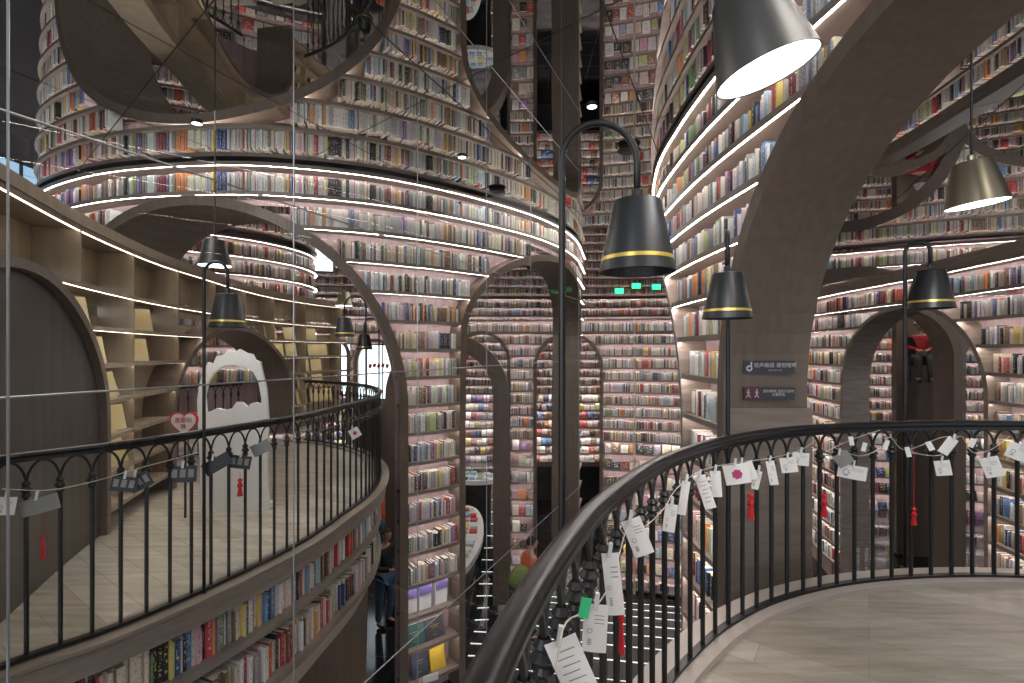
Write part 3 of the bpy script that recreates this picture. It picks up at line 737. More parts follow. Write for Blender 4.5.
for k, (yc, body, lab) in enumerate([(367, '轻声细语 请勿喧哗', 'upper dark sign plate with white Chinese characters on the big brown arch'), (393.5, '请勿攀爬,当您行走时\n注意安全', 'lower dark and maroon sign plate with Chinese characters on the big brown arch')]):
    ZZ = JZ - .012; c = P(769, yc, ZZ); w = 51 / F * ZZ; h = 12.5 / F * ZZ
    r = empty('sign_plate', c, lab, 'sign')
    MB().box((0, 0, 0), (w, .01, h)).build('plate', M['signp'], r)
    if k == 0:
        text(body, .04, (.045, -.008, .012), 0, M['ltext'], r); text('KEEP QUIET PLEASE', .012, (.045, -.008, -.025), 0, M['ltext'], r)
        ic = MB().lathe([(.012, -.001), (.024, -.001), (.024, .001), (.012, .001)], n=16)
        for v in ic.v: v.xyz = (v.x - .155, v.z - .007, v.y - .01)
        for v in range(16): pass
        ic.box((-.14, -.007, .025), (.012, .002, .03)); ic.build('pictogram', M['ltext'], r)
    else:
        MB().box((-w * .32, -.007, 0), (w * .34, .004, h)).build('maroon_panel', M['signr'], r)
        text(body, .026, (.07, -.008, .004), 0, M['ltext'], r)
        ic = MB()
        for x0 in (-.165, -.1):
            ic.box((x0, -.011, .005), (.008, .002, .034), ry=.2); ic.box((x0 + .008, -.011, -.018), (.006, .002, .026), ry=-.6); ic.box((x0 - .008, -.011, -.018), (.006, .002, .026), ry=.6)
            ic.box((x0, -.011, .008), (.03, .002, .006), ry=.4); ic.box((x0, -.011, .03), (.011, .002, .011))
        ic.build('pictogram', M['ltext'], r)
# jamb plinth
q0 = c5._q(s5(1.95) - 1.93)
MB().box((q0[0] + .34, JZ - .006, (-.45 + LOW) / 2 + E), (.66, .02, -.45 - LOW)).build('trim_7', M['shelf'], kind='structure')
# vertical writing on right arch jamb
for x, y, s_ in ((861, 553, '在下的大厅一面'), (869.5, 553, '书店里的一本书')):
    t = text('\n'.join(s_), .085, P(x - 3, y + 8, 9.6), 0, M['white'], name='pillar_lettering', space=.85)
    tag(t, 'column of small white characters low on right arch jamb, %s' % ('left of the pair' if x < 865 else 'right of the pair'), 'lettering')

# ------------------------------------------------------------------ cards, strings, tassels on the railings
def on_rail(cv, px, o, lo=0, hi=1e9):
    t = cv.s_at_x(px, lo, hi); q = offs(cv, o, t)
    for _ in range(3):
        e = CX + F * q.x / q.y - px; dt = -e * q.y / F; t += dt * .9 if abs(cv.at(t)[1][0]) > .3 else 0; q = offs(cv, o, t)
    return q
def card(cv, px, py, w, h, rot, label, m='paper', o=-.06, lo=0, hi=1e9, marks='stamp', name='hanging_card', turn=0, clip=True):
    q = on_rail(cv, px, o, lo, hi); Z = q.y; c = Vector((q.x, q.y, (CY - py) / F * Z + E)); W, H = w / F * Z, h / F * Z
    ang = math.atan2(-q.x, q.y) * .6 + turn
    root = empty(name, c, label, 'card', 'cards hung on the railing strings'); root.rotation_euler = (0, 0, ang)
    rot = math.radians(rot)
    sh = MB(); n = 6
    for i in range(n + 1):
        x = -W / 2 + W * i / n; bend = .04 * W * math.sin(PI * i / n)
        for z in (-H / 2, H / 2):
            sh.v += [Vector((x * math.cos(rot) - z * math.sin(rot), -bend, x * math.sin(rot) + z * math.cos(rot))), Vector((x * math.cos(rot) - z * math.sin(rot), -bend + .0015, x * math.sin(rot) + z * math.cos(rot)))]
    for i in range(n):
        a = i * 4; sh.f += [(a, a + 4, a + 6, a + 2), (a + 1, a + 3, a + 7, a + 5), (a, a + 1, a + 5, a + 4), (a + 2, a + 6, a + 7, a + 3)]
    sh.f += [(0, 2, 3, 1), (n * 4, n * 4 + 1, n * 4 + 3, n * 4 + 2)]
    sh.build('paper_sheet', M[m], root)
    mb = MB(); R2 = lambda x, z: Vector((x * math.cos(rot) - z * math.sin(rot), -.04 * W - .002, x * math.sin(rot) + z * math.cos(rot)))
    def dab(x, z, ww, hh): 
        p = [R2(x - ww / 2, z - hh / 2), R2(x + ww / 2, z - hh / 2), R2(x + ww / 2, z + hh / 2), R2(x - ww / 2, z + hh / 2)]; mb.add(p, [(0, 1, 2, 3)])
    if marks == 'stamp':
        for k in range(10):
            a = 2 * PI * k / 10; dab(-W * .22 + math.cos(a) * W * .1, -H * .05 + math.sin(a) * W * .1, W * .035, W * .035)
        for k in range(4): dab(-W * .22, -H * .33 + k * H * .035, W * .16, H * .014)
        for k in range(3): dab(W * .15, H * .28 - k * H * .08, W * .4, H * .012)
    elif marks == 'flower':
        for k in range(7):
            a = 2 * PI * k / 7; dab(math.cos(a) * W * .13, math.sin(a) * W * .13, W * .14, W * .14)
        dab(0, 0, W * .2, W * .2)
    elif marks == 'lines':
        for k in range(6): dab(W * (.05 - .1 * (k % 2)), H * (.32 - k * .12), W * .55, H * .012)
    elif marks == 'photo':
        for k in range(3): dab(W * (-.3 + .3 * k), H * .05, W * .2, H * .5)
    if mb.v: mb.build('printed_mark', M['pink' if marks == 'flower' else ('papergrey' if marks == 'photo' else 'ink')], root)
    if clip:
        tp = R2(0, H / 2); MB().box(tp + Vector((0, -.004, .012)), (.011, .012, .045), ry=.15).build('peg', M['clip'], root)
    return root
near = (.5, 5.6)
cR = [(558, 668, 34, 62, 24, 'lined white card at the bottom edge, lowest on the near string', 'paper', 'lines'),
      (583, 628, 24, 48, -3, 'upright white card with round stamp under the green tag', 'paper', 'stamp'),
      (604, 584, 17, 62, 6, 'long narrow white card next to the red tassel', 'paper', 'stamp'),
      (630, 537, 20, 38, 22, 'diamond-tilted white card with ink stamps', 'paper', 'stamp'),
      (665, 518, 12, 28, -7, 'small white card with a pink mark, right of the diamond-tilted one', 'paper', 'stamp'),
      (680, 498, 8, 34, -8, 'thin pale card seen edge-on between two balusters', 'paper', ''),
      (702, 492, 11, 34, 18, 'pale narrow card left of the pink flower card', 'paper', 'lines'),
      (713, 484, 10, 26, 4, 'small pale card directly beside the pink flower card', 'paper', ''),
      (735, 474, 24, 20, 12, 'white card with a pink flower stamp', 'paper', 'flower'),
      (743, 472, 20, 18, 20, 'blank white card overlapping behind the flower card', 'paper', ''),
      (755, 480, 7, 19, -12, 'small narrow white tag right of the flower card', 'paper', 'stamp'),
      (771, 473, 8, 24, 10, 'narrow slanting white tag hanging alone under the handrail', 'paper', 'stamp'),
      (788, 465, 15, 15, 10, 'small square white card, left one of an overlapping pair', 'paper', 'stamp'),
      (800, 459, 15, 13, -3, 'small square white card, right one of an overlapping pair', 'paper', 'stamp'),
      (852, 472, 25, 14, -8, 'wide white card below a dark card at right', 'paper', 'stamp'),
      (843, 459, 15, 13, 35, 'dark card half behind the wide white card', 'papergrey', ''),
      (943, 468, 13, 15, 10, 'small white card with stamp left of the oval card', 'paper', 'stamp'),
      (948, 446, 9, 18, -30, 'slim crumpled white slip beside the string at right', 'paper', ''),
      (992, 467, 15, 20, 18, 'cream cut-corner card near the right edge', 'paper', 'stamp'),
      (1018, 452, 17, 16, -22, 'white card with stamp at the right edge of the picture', 'paper', 'stamp'),
      (851, 441, 4, 9, 10, 'tiny white tag, first on the upper right string', 'paper', ''), (864, 447, 4, 9, -12, 'tiny white tag, second on the upper right string', 'paper', ''),
      (886, 445, 4, 10, -15, 'tiny white tag beside the lamp pole on the right string', 'paper', ''), (908, 452, 4, 10, 12, 'tiny white tag right after the lamp pole', 'paper', ''),
      (930, 446, 5, 9, 25, 'tiny white tag above the small stamped card', 'paper', ''), (972, 443, 5, 9, -20, 'tiny white tag left of the cream cut-corner card', 'paper', '')]
for px, py, w, h, rot, lab, m, mk in cR:
    card(railR, px, py, w, h, rot, lab, m, o=-.07, lo=.9, hi=railR.L, marks=mk, clip=w > 6)
cL = [(6, 506, 15, 18, -8, 'white stamped card at the left edge on the left railing', 'paper', 'stamp'), (40, 505, 30, 16, 12, 'grey photo card with red tassel on the left railing', 'papergrey', 'photo'),
      (124, 484, 22, 15, -12, 'dark photo card, leftmost dark one on left railing', 'paperdark', 'photo'), (140, 482, 20, 15, 28, 'dark photo card overlapping its left neighbour', 'paperdark', 'photo'),
      (183, 474, 24, 16, -3, 'dark landscape photo card left of the lamp pole', 'paperdark', 'photo'), (217, 464, 26, 13, 30, 'dark tilted card right of the lamp pole', 'paperdark', ''),
      (240, 462, 20, 13, -10, 'dark card overlapping the tilted one right of lamp pole', 'paperdark', 'photo'), (261, 448, 18, 12, 25, 'grey-blue card above the dark cards on left railing', 'papergrey', ''),
      (350, 433, 10, 10, 30, 'white card with pink print near the curved end of left railing', 'paper', 'flower')]
for px, py, w, h, rot, lab, m, mk in cL:
    card(railL, px, py, w, h, rot, lab, m, o=-.05, lo=.3, hi=5.6, marks=mk)
def tassel(cv, px, py, h, label, o, lo, hi, w=7, name='red_tassel', cord=.0):
    q = on_rail(cv, px, o, lo, hi); Z = q.y; c = Vector((q.x, q.y, (CY - py) / F * Z + E)); H = h / F * Z; W = w / F * Z
    r = empty(name, c, label, 'tassel', 'red tassels hung on the railings')
    MB().lathe([(.001, H * .5), (W * .3, H * .44), (W * .35, H * .34), (W * .12, H * .28), (W * .3, H * .2), (W * .38, .0), (W * .1, -.03 * H)], n=10).build('knot', M['red'], r, smooth=True)
    mb = MB()
    for k in range(9):
        a = 2 * PI * k / 9; mb.tube([(math.cos(a) * W * .1, math.sin(a) * W * .1, H * .02), (math.cos(a) * W * .32, math.sin(a) * W * .32, -H * .5)], W * .09, 5)
    mb.build('fringe', M['red'], r)
    MB().tube([(0, 0, H * .5), (0, 0, H * .5 + max(cord / F * Z, .04))], .0015, 5).build('cord', M['red'], r)
tassel(railR, 616, 622, 62, 'long red tassel hanging beside the long narrow card', -.05, .9, 5.6, 8)
tassel(railR, 750, 506, 26, 'red knotted charm before the brown arch base', -.05, .9, 9, 9, cord=22)
tassel(railR, 824, 505, 24, 'red knotted charm before the book shelves right of the brown arch', -.05, .9, 9, 8, cord=30)
tassel(railR, 914, 516, 18, 'red tassel on a long cord beside the right lamp pole', -.05, .9, 9, 7, cord=60)
tassel(railL, 43, 548, 22, 'red tassel on a long cord under the grey photo card', -.05, .3, 5.6, 6, cord=30)
tassel(railL, 240, 487, 18, 'short red tassel under the dark cards on the left railing', -.05, .3, 5.6, 7, cord=6)
g = MB().box((0, 0, 0), (.026, .003, .05), ry=.2).build('green_tag', M['green']); q = on_rail(railR, 572, -.07, .9, 9); g.location = (q.x, q.y, (CY - 608) / F * q.y + E)
tag(g, 'small bright green tag above the upright stamped card', 'tag')
def string(cv, pts, o, lo, hi, label):
    P3 = []
    for px, py in pts:
        q = on_rail(cv, px, o, lo, hi); P3.append((q.x, q.y, (CY - py) / F * q.y + E))
    c = catmull(P3, 5); mb = MB().tube(c, .0022, 5); o_ = mb.build('card_string', M['string']); tag(o_, label, 'string')
string(railR, [(545, 668), (556, 622), (585, 608), (606, 578), (622, 528), (640, 526), (660, 508), (674, 488), (700, 470), (740, 462), (770, 458), (800, 450), (815, 440)], -.055, .9, 9, 'pale string tied along the near part of the right railing')
string(railR, [(825, 452), (850, 440), (880, 430)], -.055, .9, 9, 'short pale string crossing left of the right lamp pole')
string(railR, [(835, 448), (860, 456), (880, 448), (890, 437), (905, 450), (940, 438), (960, 436)], -.05, .9, 9, 'pale string crossing behind the right lamp pole')
string(railR, [(905, 452), (940, 455), (960, 436), (972, 452), (990, 450), (1010, 436)], -.06, .9, 11, 'pale string at the far right of the railing')
string(railL, [(2, 489), (50, 490), (95, 481), (140, 468), (200, 452)], -.045, .3, 5.6, 'pale string along the left railing')

# ------------------------------------------------------------------ left balcony furniture
fr = empty('photo_frame_board', P(245, 505, 5.0), 'white arched photo frame board with a cut-out opening on the left balcony', 'board')
fr.location.z = BALC + E; Zf = 5.0
def bp(x, y): return Vector(((x - 245) / F * Zf, 0, (CY - y) / F * Zf + E - (BALC + E)))
outer = [(203, 511), (201, 470), (199, 430), (198, 400), (200, 384), (205, 370), (209, 362), (214, 364), (217, 356), (224, 355), (228, 350), (236, 352), (240, 349), (247, 353), (253, 354), (256, 360), (261, 362), (263, 372), (267, 388), (269, 420), (268, 470), (270, 511)]
inner = [(207, 511), (207, 412), (206, 395), (209, 382), (215, 372), (224, 366), (234, 365), (246, 367), (254, 372), (259, 382), (262, 398), (261, 404), (256, 402), (252, 403), (248, 407), (243, 402), (237, 402), (233, 408), (226, 410), (218, 408), (212, 411)]
def ext(poly, th, m, name, parent):
    # triangulated flat outline with thickness
    import mathutils
    tri = mathutils.geometry.tessellate_polygon([[Vector((p.x, p.z, 0)) for p in poly]])
    n = len(poly); vs = [p + Vector((0, -th / 2, 0)) for p in poly] + [p + Vector((0, th / 2, 0)) for p in poly]
    fs = [tuple(t) for t in tri] + [tuple(i + n for i in t) for t in tri] + [(i, (i + 1) % n, n + (i + 1) % n, n + i) for i in range(n)]
    return mesh(name, vs, fs, m, parent)
arch_in = [(262, 404), (262, 398), (259, 382), (254, 372), (246, 367), (234, 365), (224, 366), (215, 372), (209, 382), (206, 395), (207, 412)]
scal = [(207, 412), (212, 411), (218, 408), (226, 410), (233, 408), (237, 402), (243, 402), (248, 407), (252, 403), (256, 402), (262, 404)]
poly = [bp(*p) for p in outer[3:19] + arch_in]          # the frame hoop
hoop = outer[3:20] + arch_in
ext([bp(*p) for p in hoop], .03, M['white'], 'arched_hoop', fr)
ext([bp(*p) for p in [(203, 511), (201, 470), (199, 430), (198, 400)] + scal + [(269, 420), (268, 470), (270, 511)]], .03, M['white'], 'lower_board', fr)
MB().box((-.11, .08, .025), (.68, .16, .05)).build('base', M['white'], fr)
# heart sign
hs = empty('heart_sign', P(184, 423, 4.75), 'white heart-shaped sign with red edge beside the white board', 'sign')
def heart(k): return [Vector((k * 16 * math.sin(t) ** 3, 0, k * (13 * math.cos(t) - 5 * math.cos(2 * t) - 2 * math.cos(3 * t) - math.cos(4 * t)))) for t in np.linspace(0, 2 * PI, 36, endpoint=False)]
ext(heart(.0086), .012, M['heartred'], 'red_edge', hs); h2 = ext(heart(.0074), .02, M['white'], 'face', hs)
text('印章盖', .055, (0, -.013, .025), 0, M['heartred'], hs, mirror=True); text('戳', .05, (0, -.013, -.035), 0, M['heartred'], hs, mirror=True)
MB().box((0, .02, (BALC + E - hs.location.z) / 2), (.015, .015, hs.location.z - BALC - E)).build('stand', M['black'], hs)
# far railing beyond the arch of the beige case
railing(Curve([(-5.2, 7.2), (-4.75, 7.5), (-4.35, 8.3)]), 'short dark railing seen beyond the arch behind the white board', .13, .045, 0, 1.3, bar=.01, nm='far_railing')
# display books on the beige shelves
DB = []
def disp(px, row, w=.17, h=.24, wall=W4, cl=(.62, .53, .3), lab='', lean=.25, name='display_book', cn='cream', turn=0):
    t = wall.c.s_at_x(px); base = wall.lv[row + 1]; a = wall.pt(t, base, .1); q = wall.pt(t + .02, base, .1) - wall.pt(t - .02, base, .1)
    ang = math.atan2(q.y, q.x) - turn
    root = empty(name, (a.x, a.y, base + E + .001), lab, 'book', 'face-out books on display shelves', rz=ang)
    m = MB().box((0, .012, h / 2), (w, .022, h)); ln_ = Matrix.Rotation(-lean, 3, 'X')
    for v in m.v: v.xyz = ln_ @ v
    mn = min(v.z for v in m.v)
    for v in m.v: v.z -= mn
    key = 'disp_%s' % cn
    if key not in M: M[key] = mat('cover_' + cn.replace(' ', '_'), cl, .4)
    m.build('cover', M[key], root)
    m2 = MB().box((0, .0005, h * .62), (w * .5, .001, h * .03)).box((0, .0005, h * .52), (w * .3, .001, h * .02)).box((0, .0005, h * .2), (w * .2, .001, h * .02))
    for v in m2.v: v.xyz = ln_ @ v + Vector((0, -.002, 0)); v.z -= mn
    m2.build('cover_print', M['gold'], root)
    mp_ = MB().box((0, .012, h / 2), (w - .006, .016, h + .002))
    for v in mp_.v: v.xyz = ln_ @ v; v.z -= mn
    mp_.build('page_block', M['paper'], root)
rows_name = ['top', 'second', 'third', 'fourth', 'fifth', 'sixth', 'lowest']
items = [(93, 1), (155, 1), (109, 2), (151, 2), (120, 3), (137, 3), (118, 4), (129, 4), (120, 5), (131, 5),
         (277, 1), (295, 1), (316, 1), (284, 2), (297, 2), (318, 2), (326, 2), (309, 3), (321, 3), (308, 4), (322, 4), (307, 5), (320, 5), (330, 5)]
for i, (px, r_) in enumerate(items):
    same = sorted(p for p, q in items if q == r_ and (p < 200) == (px < 200)); k = same.index(px)
    wd = ['leftmost', 'second', 'third', 'fourth'][k] if len(same) > 1 else 'only one'
    disp(px, r_, lab='pale gold display book, %s on the %s beige shelf %s white board' % (wd, rows_name[r_], 'left of the' if px < 200 else 'right of the'), cl=(.60, .50, .27), cn='pale_gold', w=.2 if px < 200 else .24, h=.24 if px < 200 else .25, turn=.55 if px < 200 else .35)
# items in the lower column of the rounded bookcase
for px, r_, cn, cl, lab, w, h in [(418, 15, 'teal', (.05, .13, .13), 'dark teal art book in the narrow case, left of two', .3, .28), (440, 15, 'charcoal', (.06, .06, .07), 'charcoal art book in the narrow case, right of two', .3, .28),
                        (424, 16, 'dark_blue', (.04, .05, .08), 'dark blue book with orange print low in narrow case', .24, .34), (442, 16, 'mustard', (.55, .38, .04), 'mustard yellow book low in the narrow case', .24, .34)]:
    disp(px, r_, w=w, h=h, wall=W1, cl=cl, lab=lab, cn=cn)
for i, px in enumerate((415, 430, 446)):
    t = W1.c.s_at_x(px); base = W1.lv[15]; a = W1.pt(t, base, .13); q = W1.pt(t + .02, base, .1) - W1.pt(t - .02, base, .1)
    r = empty('box_file', (a.x, a.y, base + E + .001), 'white and purple box file, %s of three in the narrow case' % ['leftmost', 'middle', 'rightmost'][i], 'box file', 'box files in the narrow case', rz=math.atan2(q.y, q.x))
    MB().box((0, .05, .16), (.19, .12, .32)).build('box', M['white'], r); MB().box((0, -.012, .22), (.192, .004, .19)).build('purple_band', M['purple'], r)
    MB().box((0, -.016, .27), (.13, .003, .05)).build('label_tab', M['paper'], r)
    MB().lathe([(.012, -.001), (.026, -.001), (.026, .001), (.012, .001)], n=14).build('finger_ring', M['black'], r).rotation_euler[0] = PI / 2
    r.children[-1].location = (0, -.014, .09)
c = W1.c.s_at_x(431); a = W1.pt(c, W1.lv[17], .0); m = MB().box((0, -.0, .0), (.22, .006, .1)).build('price_card', M['paper']); m.location = (a.x, a.y - .02, W1.lv[17] + E + .02); m.rotation_euler[2] = .5; tag(m, 'blank white card on the shelf edge below the mustard book', 'card')

# ------------------------------------------------------------------ tables with laid-out books
def table(cx, cy, ax, ay, ht, hf, label, nb, pre):
    r = empty('display_table', (cx, cy, hf + E), label, 'table'); H = ht - hf
    pr = [(ax * math.cos(t), ay * math.sin(t)) for t in np.linspace(0, 2 * PI, 40, endpoint=False)]
    n = 40; vs = [(x, y, H) for x, y in pr] + [(x, y, H - .12) for x, y in pr]
    mesh('table_top', vs, [tuple(range(n)), tuple(range(n, 2 * n))[::-1]] + [(i, n + i, n + (i + 1) % n, (i + 1) % n) for i in range(n)], M['white'], r, occl=True)
    vs = [(x * .7, y * .75, H - .12) for x, y in pr] + [(x * .65, y * .7, 0) for x, y in pr]
    mesh('pedestal', vs, [(i, n + i, n + (i + 1) % n, (i + 1) % n) for i in range(n)], M['stepm'], r)
    cols = [('white', (.7, .7, .68)), ('sky blue', (.3, .5, .6)), ('red', (.5, .06, .06)), ('cream', (.6, .55, .42)), ('black', (.03, .03, .03)), ('pink', (.65, .3, .38)), ('pale blue', (.5, .62, .7)), ('yellow', (.7, .55, .1))]
    k = 0; seen = {}
    for iy in range(nb):
        y = -ay * .85 + 1.7 * ay * (iy + .5) / nb; xm = ax * math.sqrt(max(0, 1 - (y / ay) ** 2)) - .12
        for ix in range(4):
            x = -xm + 2 * xm * (ix + .5) / 4
            if xm < .2: continue
            nm, cl = R.choice(cols); key = 'flat_%s' % nm.replace(' ', '_')
            if key not in M: M[key] = mat('cover_' + nm.replace(' ', '_') + '_matt', cl, .5)
            h = R.choice([.03, .05, .08]); o = MB().box((0, 0, h / 2), (min(.17, xm * .4), .19 if ay > 1 else .16, h)).build('table_book', M[key])
            o.location = (cx + x, cy + y, ht + E + .001); o.rotation_euler[2] = R.uniform(-.15, .15)
            tag(o, '%s book on the %s, %s row from near end, %s' % (nm, pre, ['first', 'second', 'third', 'fourth', 'fifth', 'sixth', 'seventh', 'eighth', 'ninth', 'tenth', 'eleventh', 'twelfth', 'thirteenth', 'fourteenth'][iy], ['far left', 'left of middle', 'right of middle', 'far right'][ix]), 'book', 'books lying on the tables')
table(-1.2, 11.1, .56, 2.1, -4.1, PLAT, 'long white oval table covered with books and goods below', 14, 'long oval table')
table(-1.0, 14.0, .62, .45, -3.55, PLAT, 'small rounded white table of books at the far end of the hall', 3, 'small far table')

# ------------------------------------------------------------------ people
def person(label, loc, rz, joints, radii, edges, clothes, hands=True):
    pass
def skin_mesh(name, pts, edges, rad, m, parent=None, sub=2):
    me = bpy.data.meshes.new(name); me.from_pydata([tuple(p) for p in pts], edges, []); me.materials.append(m)
    o = bpy.data.objects.new(name, me); COL.objects.link(o)
    md = o.modifiers.new('skin', 'SKIN'); md.use_smooth_shade = True
    for i, r in enumerate(rad):
        v = me.skin_vertices[0].data[i]; v.radius = (r, r) if not isinstance(r, tuple) else r
    me.skin_vertices[0].data[0].use_root = True
    s_ = o.modifiers.new('sub', 'SUBSURF'); s_.levels = sub; s_.render_levels = sub
    if parent is not None: o.parent = parent
    return o
def figure(label, foot, rz, top, trou, seated=False, hair='hair', arm='down', cat='person', scale=1.0, cap=False):
    root = empty('person', foot, label, cat, rz=rz); root.scale = (scale,) * 3
    # facing local -y
    if seated:
        hip = .0; J = dict(pel=(0, 0, .1), sp=(0, .02, .3), ch=(0, 0, .48), nk=(0, -.01, .62), hd=(0, -.03, .72),
                 kl=(.1, -.42, .12), al=(.12, -.5, -.3), tl=(.12, -.62, -.36), kr=(-.1, -.40, .12), ar=(-.1, -.42, -.3), tr=(-.1, -.55, -.36), hl=(.09, -.03, .1), hr=(-.09, -.03, .1),
                 sl=(.17, 0, .53), el=(.22, -.14, .32), wl=(.08, -.32, .28), sr=(-.17, 0, .53), er=(-.22, -.14, .32), wr=(-.08, -.32, .28))
    else:
        J = dict(pel=(0, 0, .92), sp=(0, .01, 1.08), ch=(0, 0, 1.28), nk=(0, -.01, 1.45), hd=(0, -.03, 1.56),
                 kl=(.1, -.03, .5), al=(.11, .02, .09), tl=(.12, -.13, .03), kr=(-.1, .03, .5), ar=(-.11, .05, .09), tr=(-.12, -.1, .03), hl=(.1, 0, .86), hr=(-.1, 0, .86),
                 sl=(.18, 0, 1.36), el=(.24, .03, 1.1), wl=(.24, -.1, .87), sr=(-.18, 0, 1.36), er=(-.24, .03, 1.1), wr=(-.24, -.1, .87))
        if arm == 'reach': J['el'] = (.28, -.15, 1.14); J['wl'] = (.2, -.38, 1.2); J['er'] = (-.28, -.12, 1.12); J['wr'] = (-.16, -.34, 1.12)
    J = {k: Vector(v) for k, v in J.items()}
    names = ['pel', 'sp', 'ch', 'nk', 'hd', 'hl', 'kl', 'al', 'tl', 'hr', 'kr', 'ar', 'tr', 'sl', 'el', 'wl', 'sr', 'er', 'wr']
    rad = dict(pel=.13, sp=.12, ch=.14, nk=.05, hd=.05, hl=.085, kl=.055, al=.038, tl=.035, hr=.085, kr=.055, ar=.038, tr=.035, sl=.06, el=.04, wl=.026, sr=.06, er=.04, wr=.026)
    ed = [('pel', 'sp'), ('sp', 'ch'), ('ch', 'nk'), ('nk', 'hd'), ('pel', 'hl'), ('hl', 'kl'), ('kl', 'al'), ('al', 'tl'), ('pel', 'hr'), ('hr', 'kr'), ('kr', 'ar'), ('ar', 'tr'), ('ch', 'sl'), ('sl', 'el'), ('el', 'wl'), ('ch', 'sr'), ('sr', 'er'), ('er', 'wr')]
    pts = [J[n] for n in names]; R_ = [rad[n] for n in names]; E_ = [(names.index(a), names.index(b)) for a, b in ed]
    # hands: palm and five fingers
    for s_, w, e in ((1, 'wl', 'el'), (-1, 'wr', 'er')):
        d = (J[w] - J[e]).normalized(); side = Vector((0, -1, 0)) if not seated else Vector((1, 0, 0)); side = (side - d * side.dot(d)).normalized(); up = d.cross(side)
        pi = len(pts); pts.append(J[w] + d * .07); R_.append(.026); E_.append((names.index(w), pi))
        for k, (o_, ln_) in enumerate([(-.026, .06), (-.009, .072), (.009, .068), (.026, .052)]):
            a = len(pts); pts.append(J[w] + d * .1 + side * o_); R_.append(.0085); E_.append((pi, a))
            pts.append(J[w] + d * (.1 + ln_ * .6) + side * o_ * 1.1 + up * .008); R_.append(.0078); E_.append((a, a + 1))
            pts.append(J[w] + d * (.1 + ln_) + side * o_ * 1.1 + up * .025); R_.append(.007); E_.append((a + 1, a + 2))
        a = len(pts); pts.append(J[w] + d * .05 - side * .035); R_.append(.01); E_.append((pi, a)); pts.append(J[w] + d * .085 - side * .055); R_.append(.0085); E_.append((a, a + 1))
    skin_mesh('body', pts, E_, R_, M['skin'], root)
    h = J['hd'] + Vector((0, -.01, .06)); mb = MB()
    # head with face
    nn, mm = 16, 12; vs = []
    for i in range(mm + 1):
        ph = PI * i / mm
        for k in range(nn):
            th = 2 * PI * k / nn; x, y, z = math.sin(ph) * math.cos(th), math.sin(ph) * math.sin(th), math.cos(ph)
            X, Y, Zz = .075 * x * (1 - .18 * (z < 0) * abs(z)), .093 * y, .115 * z
            if y < -.8 and abs(x) < .35 and -.35 < z < .2: Y -= .018 * (1 - abs(x) / .35)
            vs.append(h + Vector((X, Y, Zz)))
    fs = [(i * nn + k, i * nn + (k + 1) % nn, (i + 1) * nn + (k + 1) % nn, (i + 1) * nn + k) for i in range(mm) for k in range(nn)]
    hd = mesh('head', vs, fs, M['skin'], root, smooth=True)
    e = MB()
    for sx in (-.028, .028): e.lathe([(.001, -.008), (.008, -.004), (.011, 0), (.008, .004), (.001, .008)], h + Vector((sx, -.084, .012)), 8)
    e.box(h + Vector((0, -.083, -.05)), (.04, .01, .008)); e.build('face_features', M['hair'], root)
    e = MB()
    for sx in (-.076, .076): e.lathe([(.001, -.025), (.012, -.012), (.015, 0), (.012, .016), (.001, .026)], h + Vector((sx, .005, -.002)), 8)
    e.build('ears', M['skin'], root, smooth=True)
    vs = []
    for i in range(8):
        ph = PI * .56 * i / 7
        for k in range(nn):
            th = 2 * PI * k / nn; x, y, z = math.sin(ph) * math.cos(th), math.sin(ph) * math.sin(th), math.cos(ph)
            if y < -.3 and z < .45: z = .45
            vs.append(h + Vector((.084 * x, .1 * y + .01, .124 * z + .004)))
    fs = [(i * nn + k, i * nn + (k + 1) % nn, (i + 1) * nn + (k + 1) % nn, (i + 1) * nn + k) for i in range(7) for k in range(nn)]
    mesh('hair', vs, fs, M['hair'], root, smooth=True)
    if cap:
        MB().lathe([(.14, 0), (.1, .015), (.09, .07), (.06, .11), (.001, .12)], h + Vector((0, 0, .05)), 18).build('cap', M['white'], root, smooth=True)
    # clothes follow the body
    tn = ['pel', 'sp', 'ch', 'nk', 'sl', 'el', 'wl', 'sr', 'er', 'wr']; tp = [J[n].copy() for n in tn]; tp[3] = J['ch'].lerp(J['nk'], .6); tp[6] = J['el'].lerp(J['wl'], .9); tp[9] = J['er'].lerp(J['wr'], .9)
    skin_mesh('top', tp, [(0, 1), (1, 2), (2, 3), (2, 4), (4, 5), (5, 6), (2, 7), (7, 8), (8, 9)], [.155, .15, .17, .08, .08, .058, .045, .08, .058, .045], M[top], root)
    bn = ['pel', 'hl', 'kl', 'al', 'hr', 'kr', 'ar']
    skin_mesh('trousers', [J[n] for n in bn], [(0, 1), (1, 2), (2, 3), (0, 4), (4, 5), (5, 6)], [.15, .105, .075, .06, .105, .075, .06], M[trou], root)
    for a_, t_ in (('al', 'tl'), ('ar', 'tr')):
        skin_mesh('shoe', [J[a_] + Vector((0, .03, -.02)), J[t_], J[t_] + Vector((0, -.05, -.0))], [(0, 1), (1, 2)], [.045, .042, .03], M['hair'], root, sub=1)
    return root
figure('seated figure in red jacket and dark trousers on the brown ledge', (9.78, 12.0, -.77 + .45 + E), -.5, 'redc', 'greyc', seated=True, cap=True, scale=1.15)
figure('person in an orange top standing on the lower floor beyond the left balcony', (P(386, 485, 11.8).x, 11.8, PLAT + E), .3, 'orangec', 'jean', scale=1.62 / 1.68)
figure('person in a dark jacket and jeans standing behind the left arch column', (P(385, 485, 8.9).x, 8.9, PLAT + E), 1.0, 'darkc', 'jean', arm='reach', scale=1.0)
pp = P(531, 572, 8.2)
figure('person in an orange top with a dark sleeve half hidden behind the near handrail', (pp.x, 8.5, PLAT + E), 2.0, 'orangec', 'darkc', arm='reach', scale=1.0)
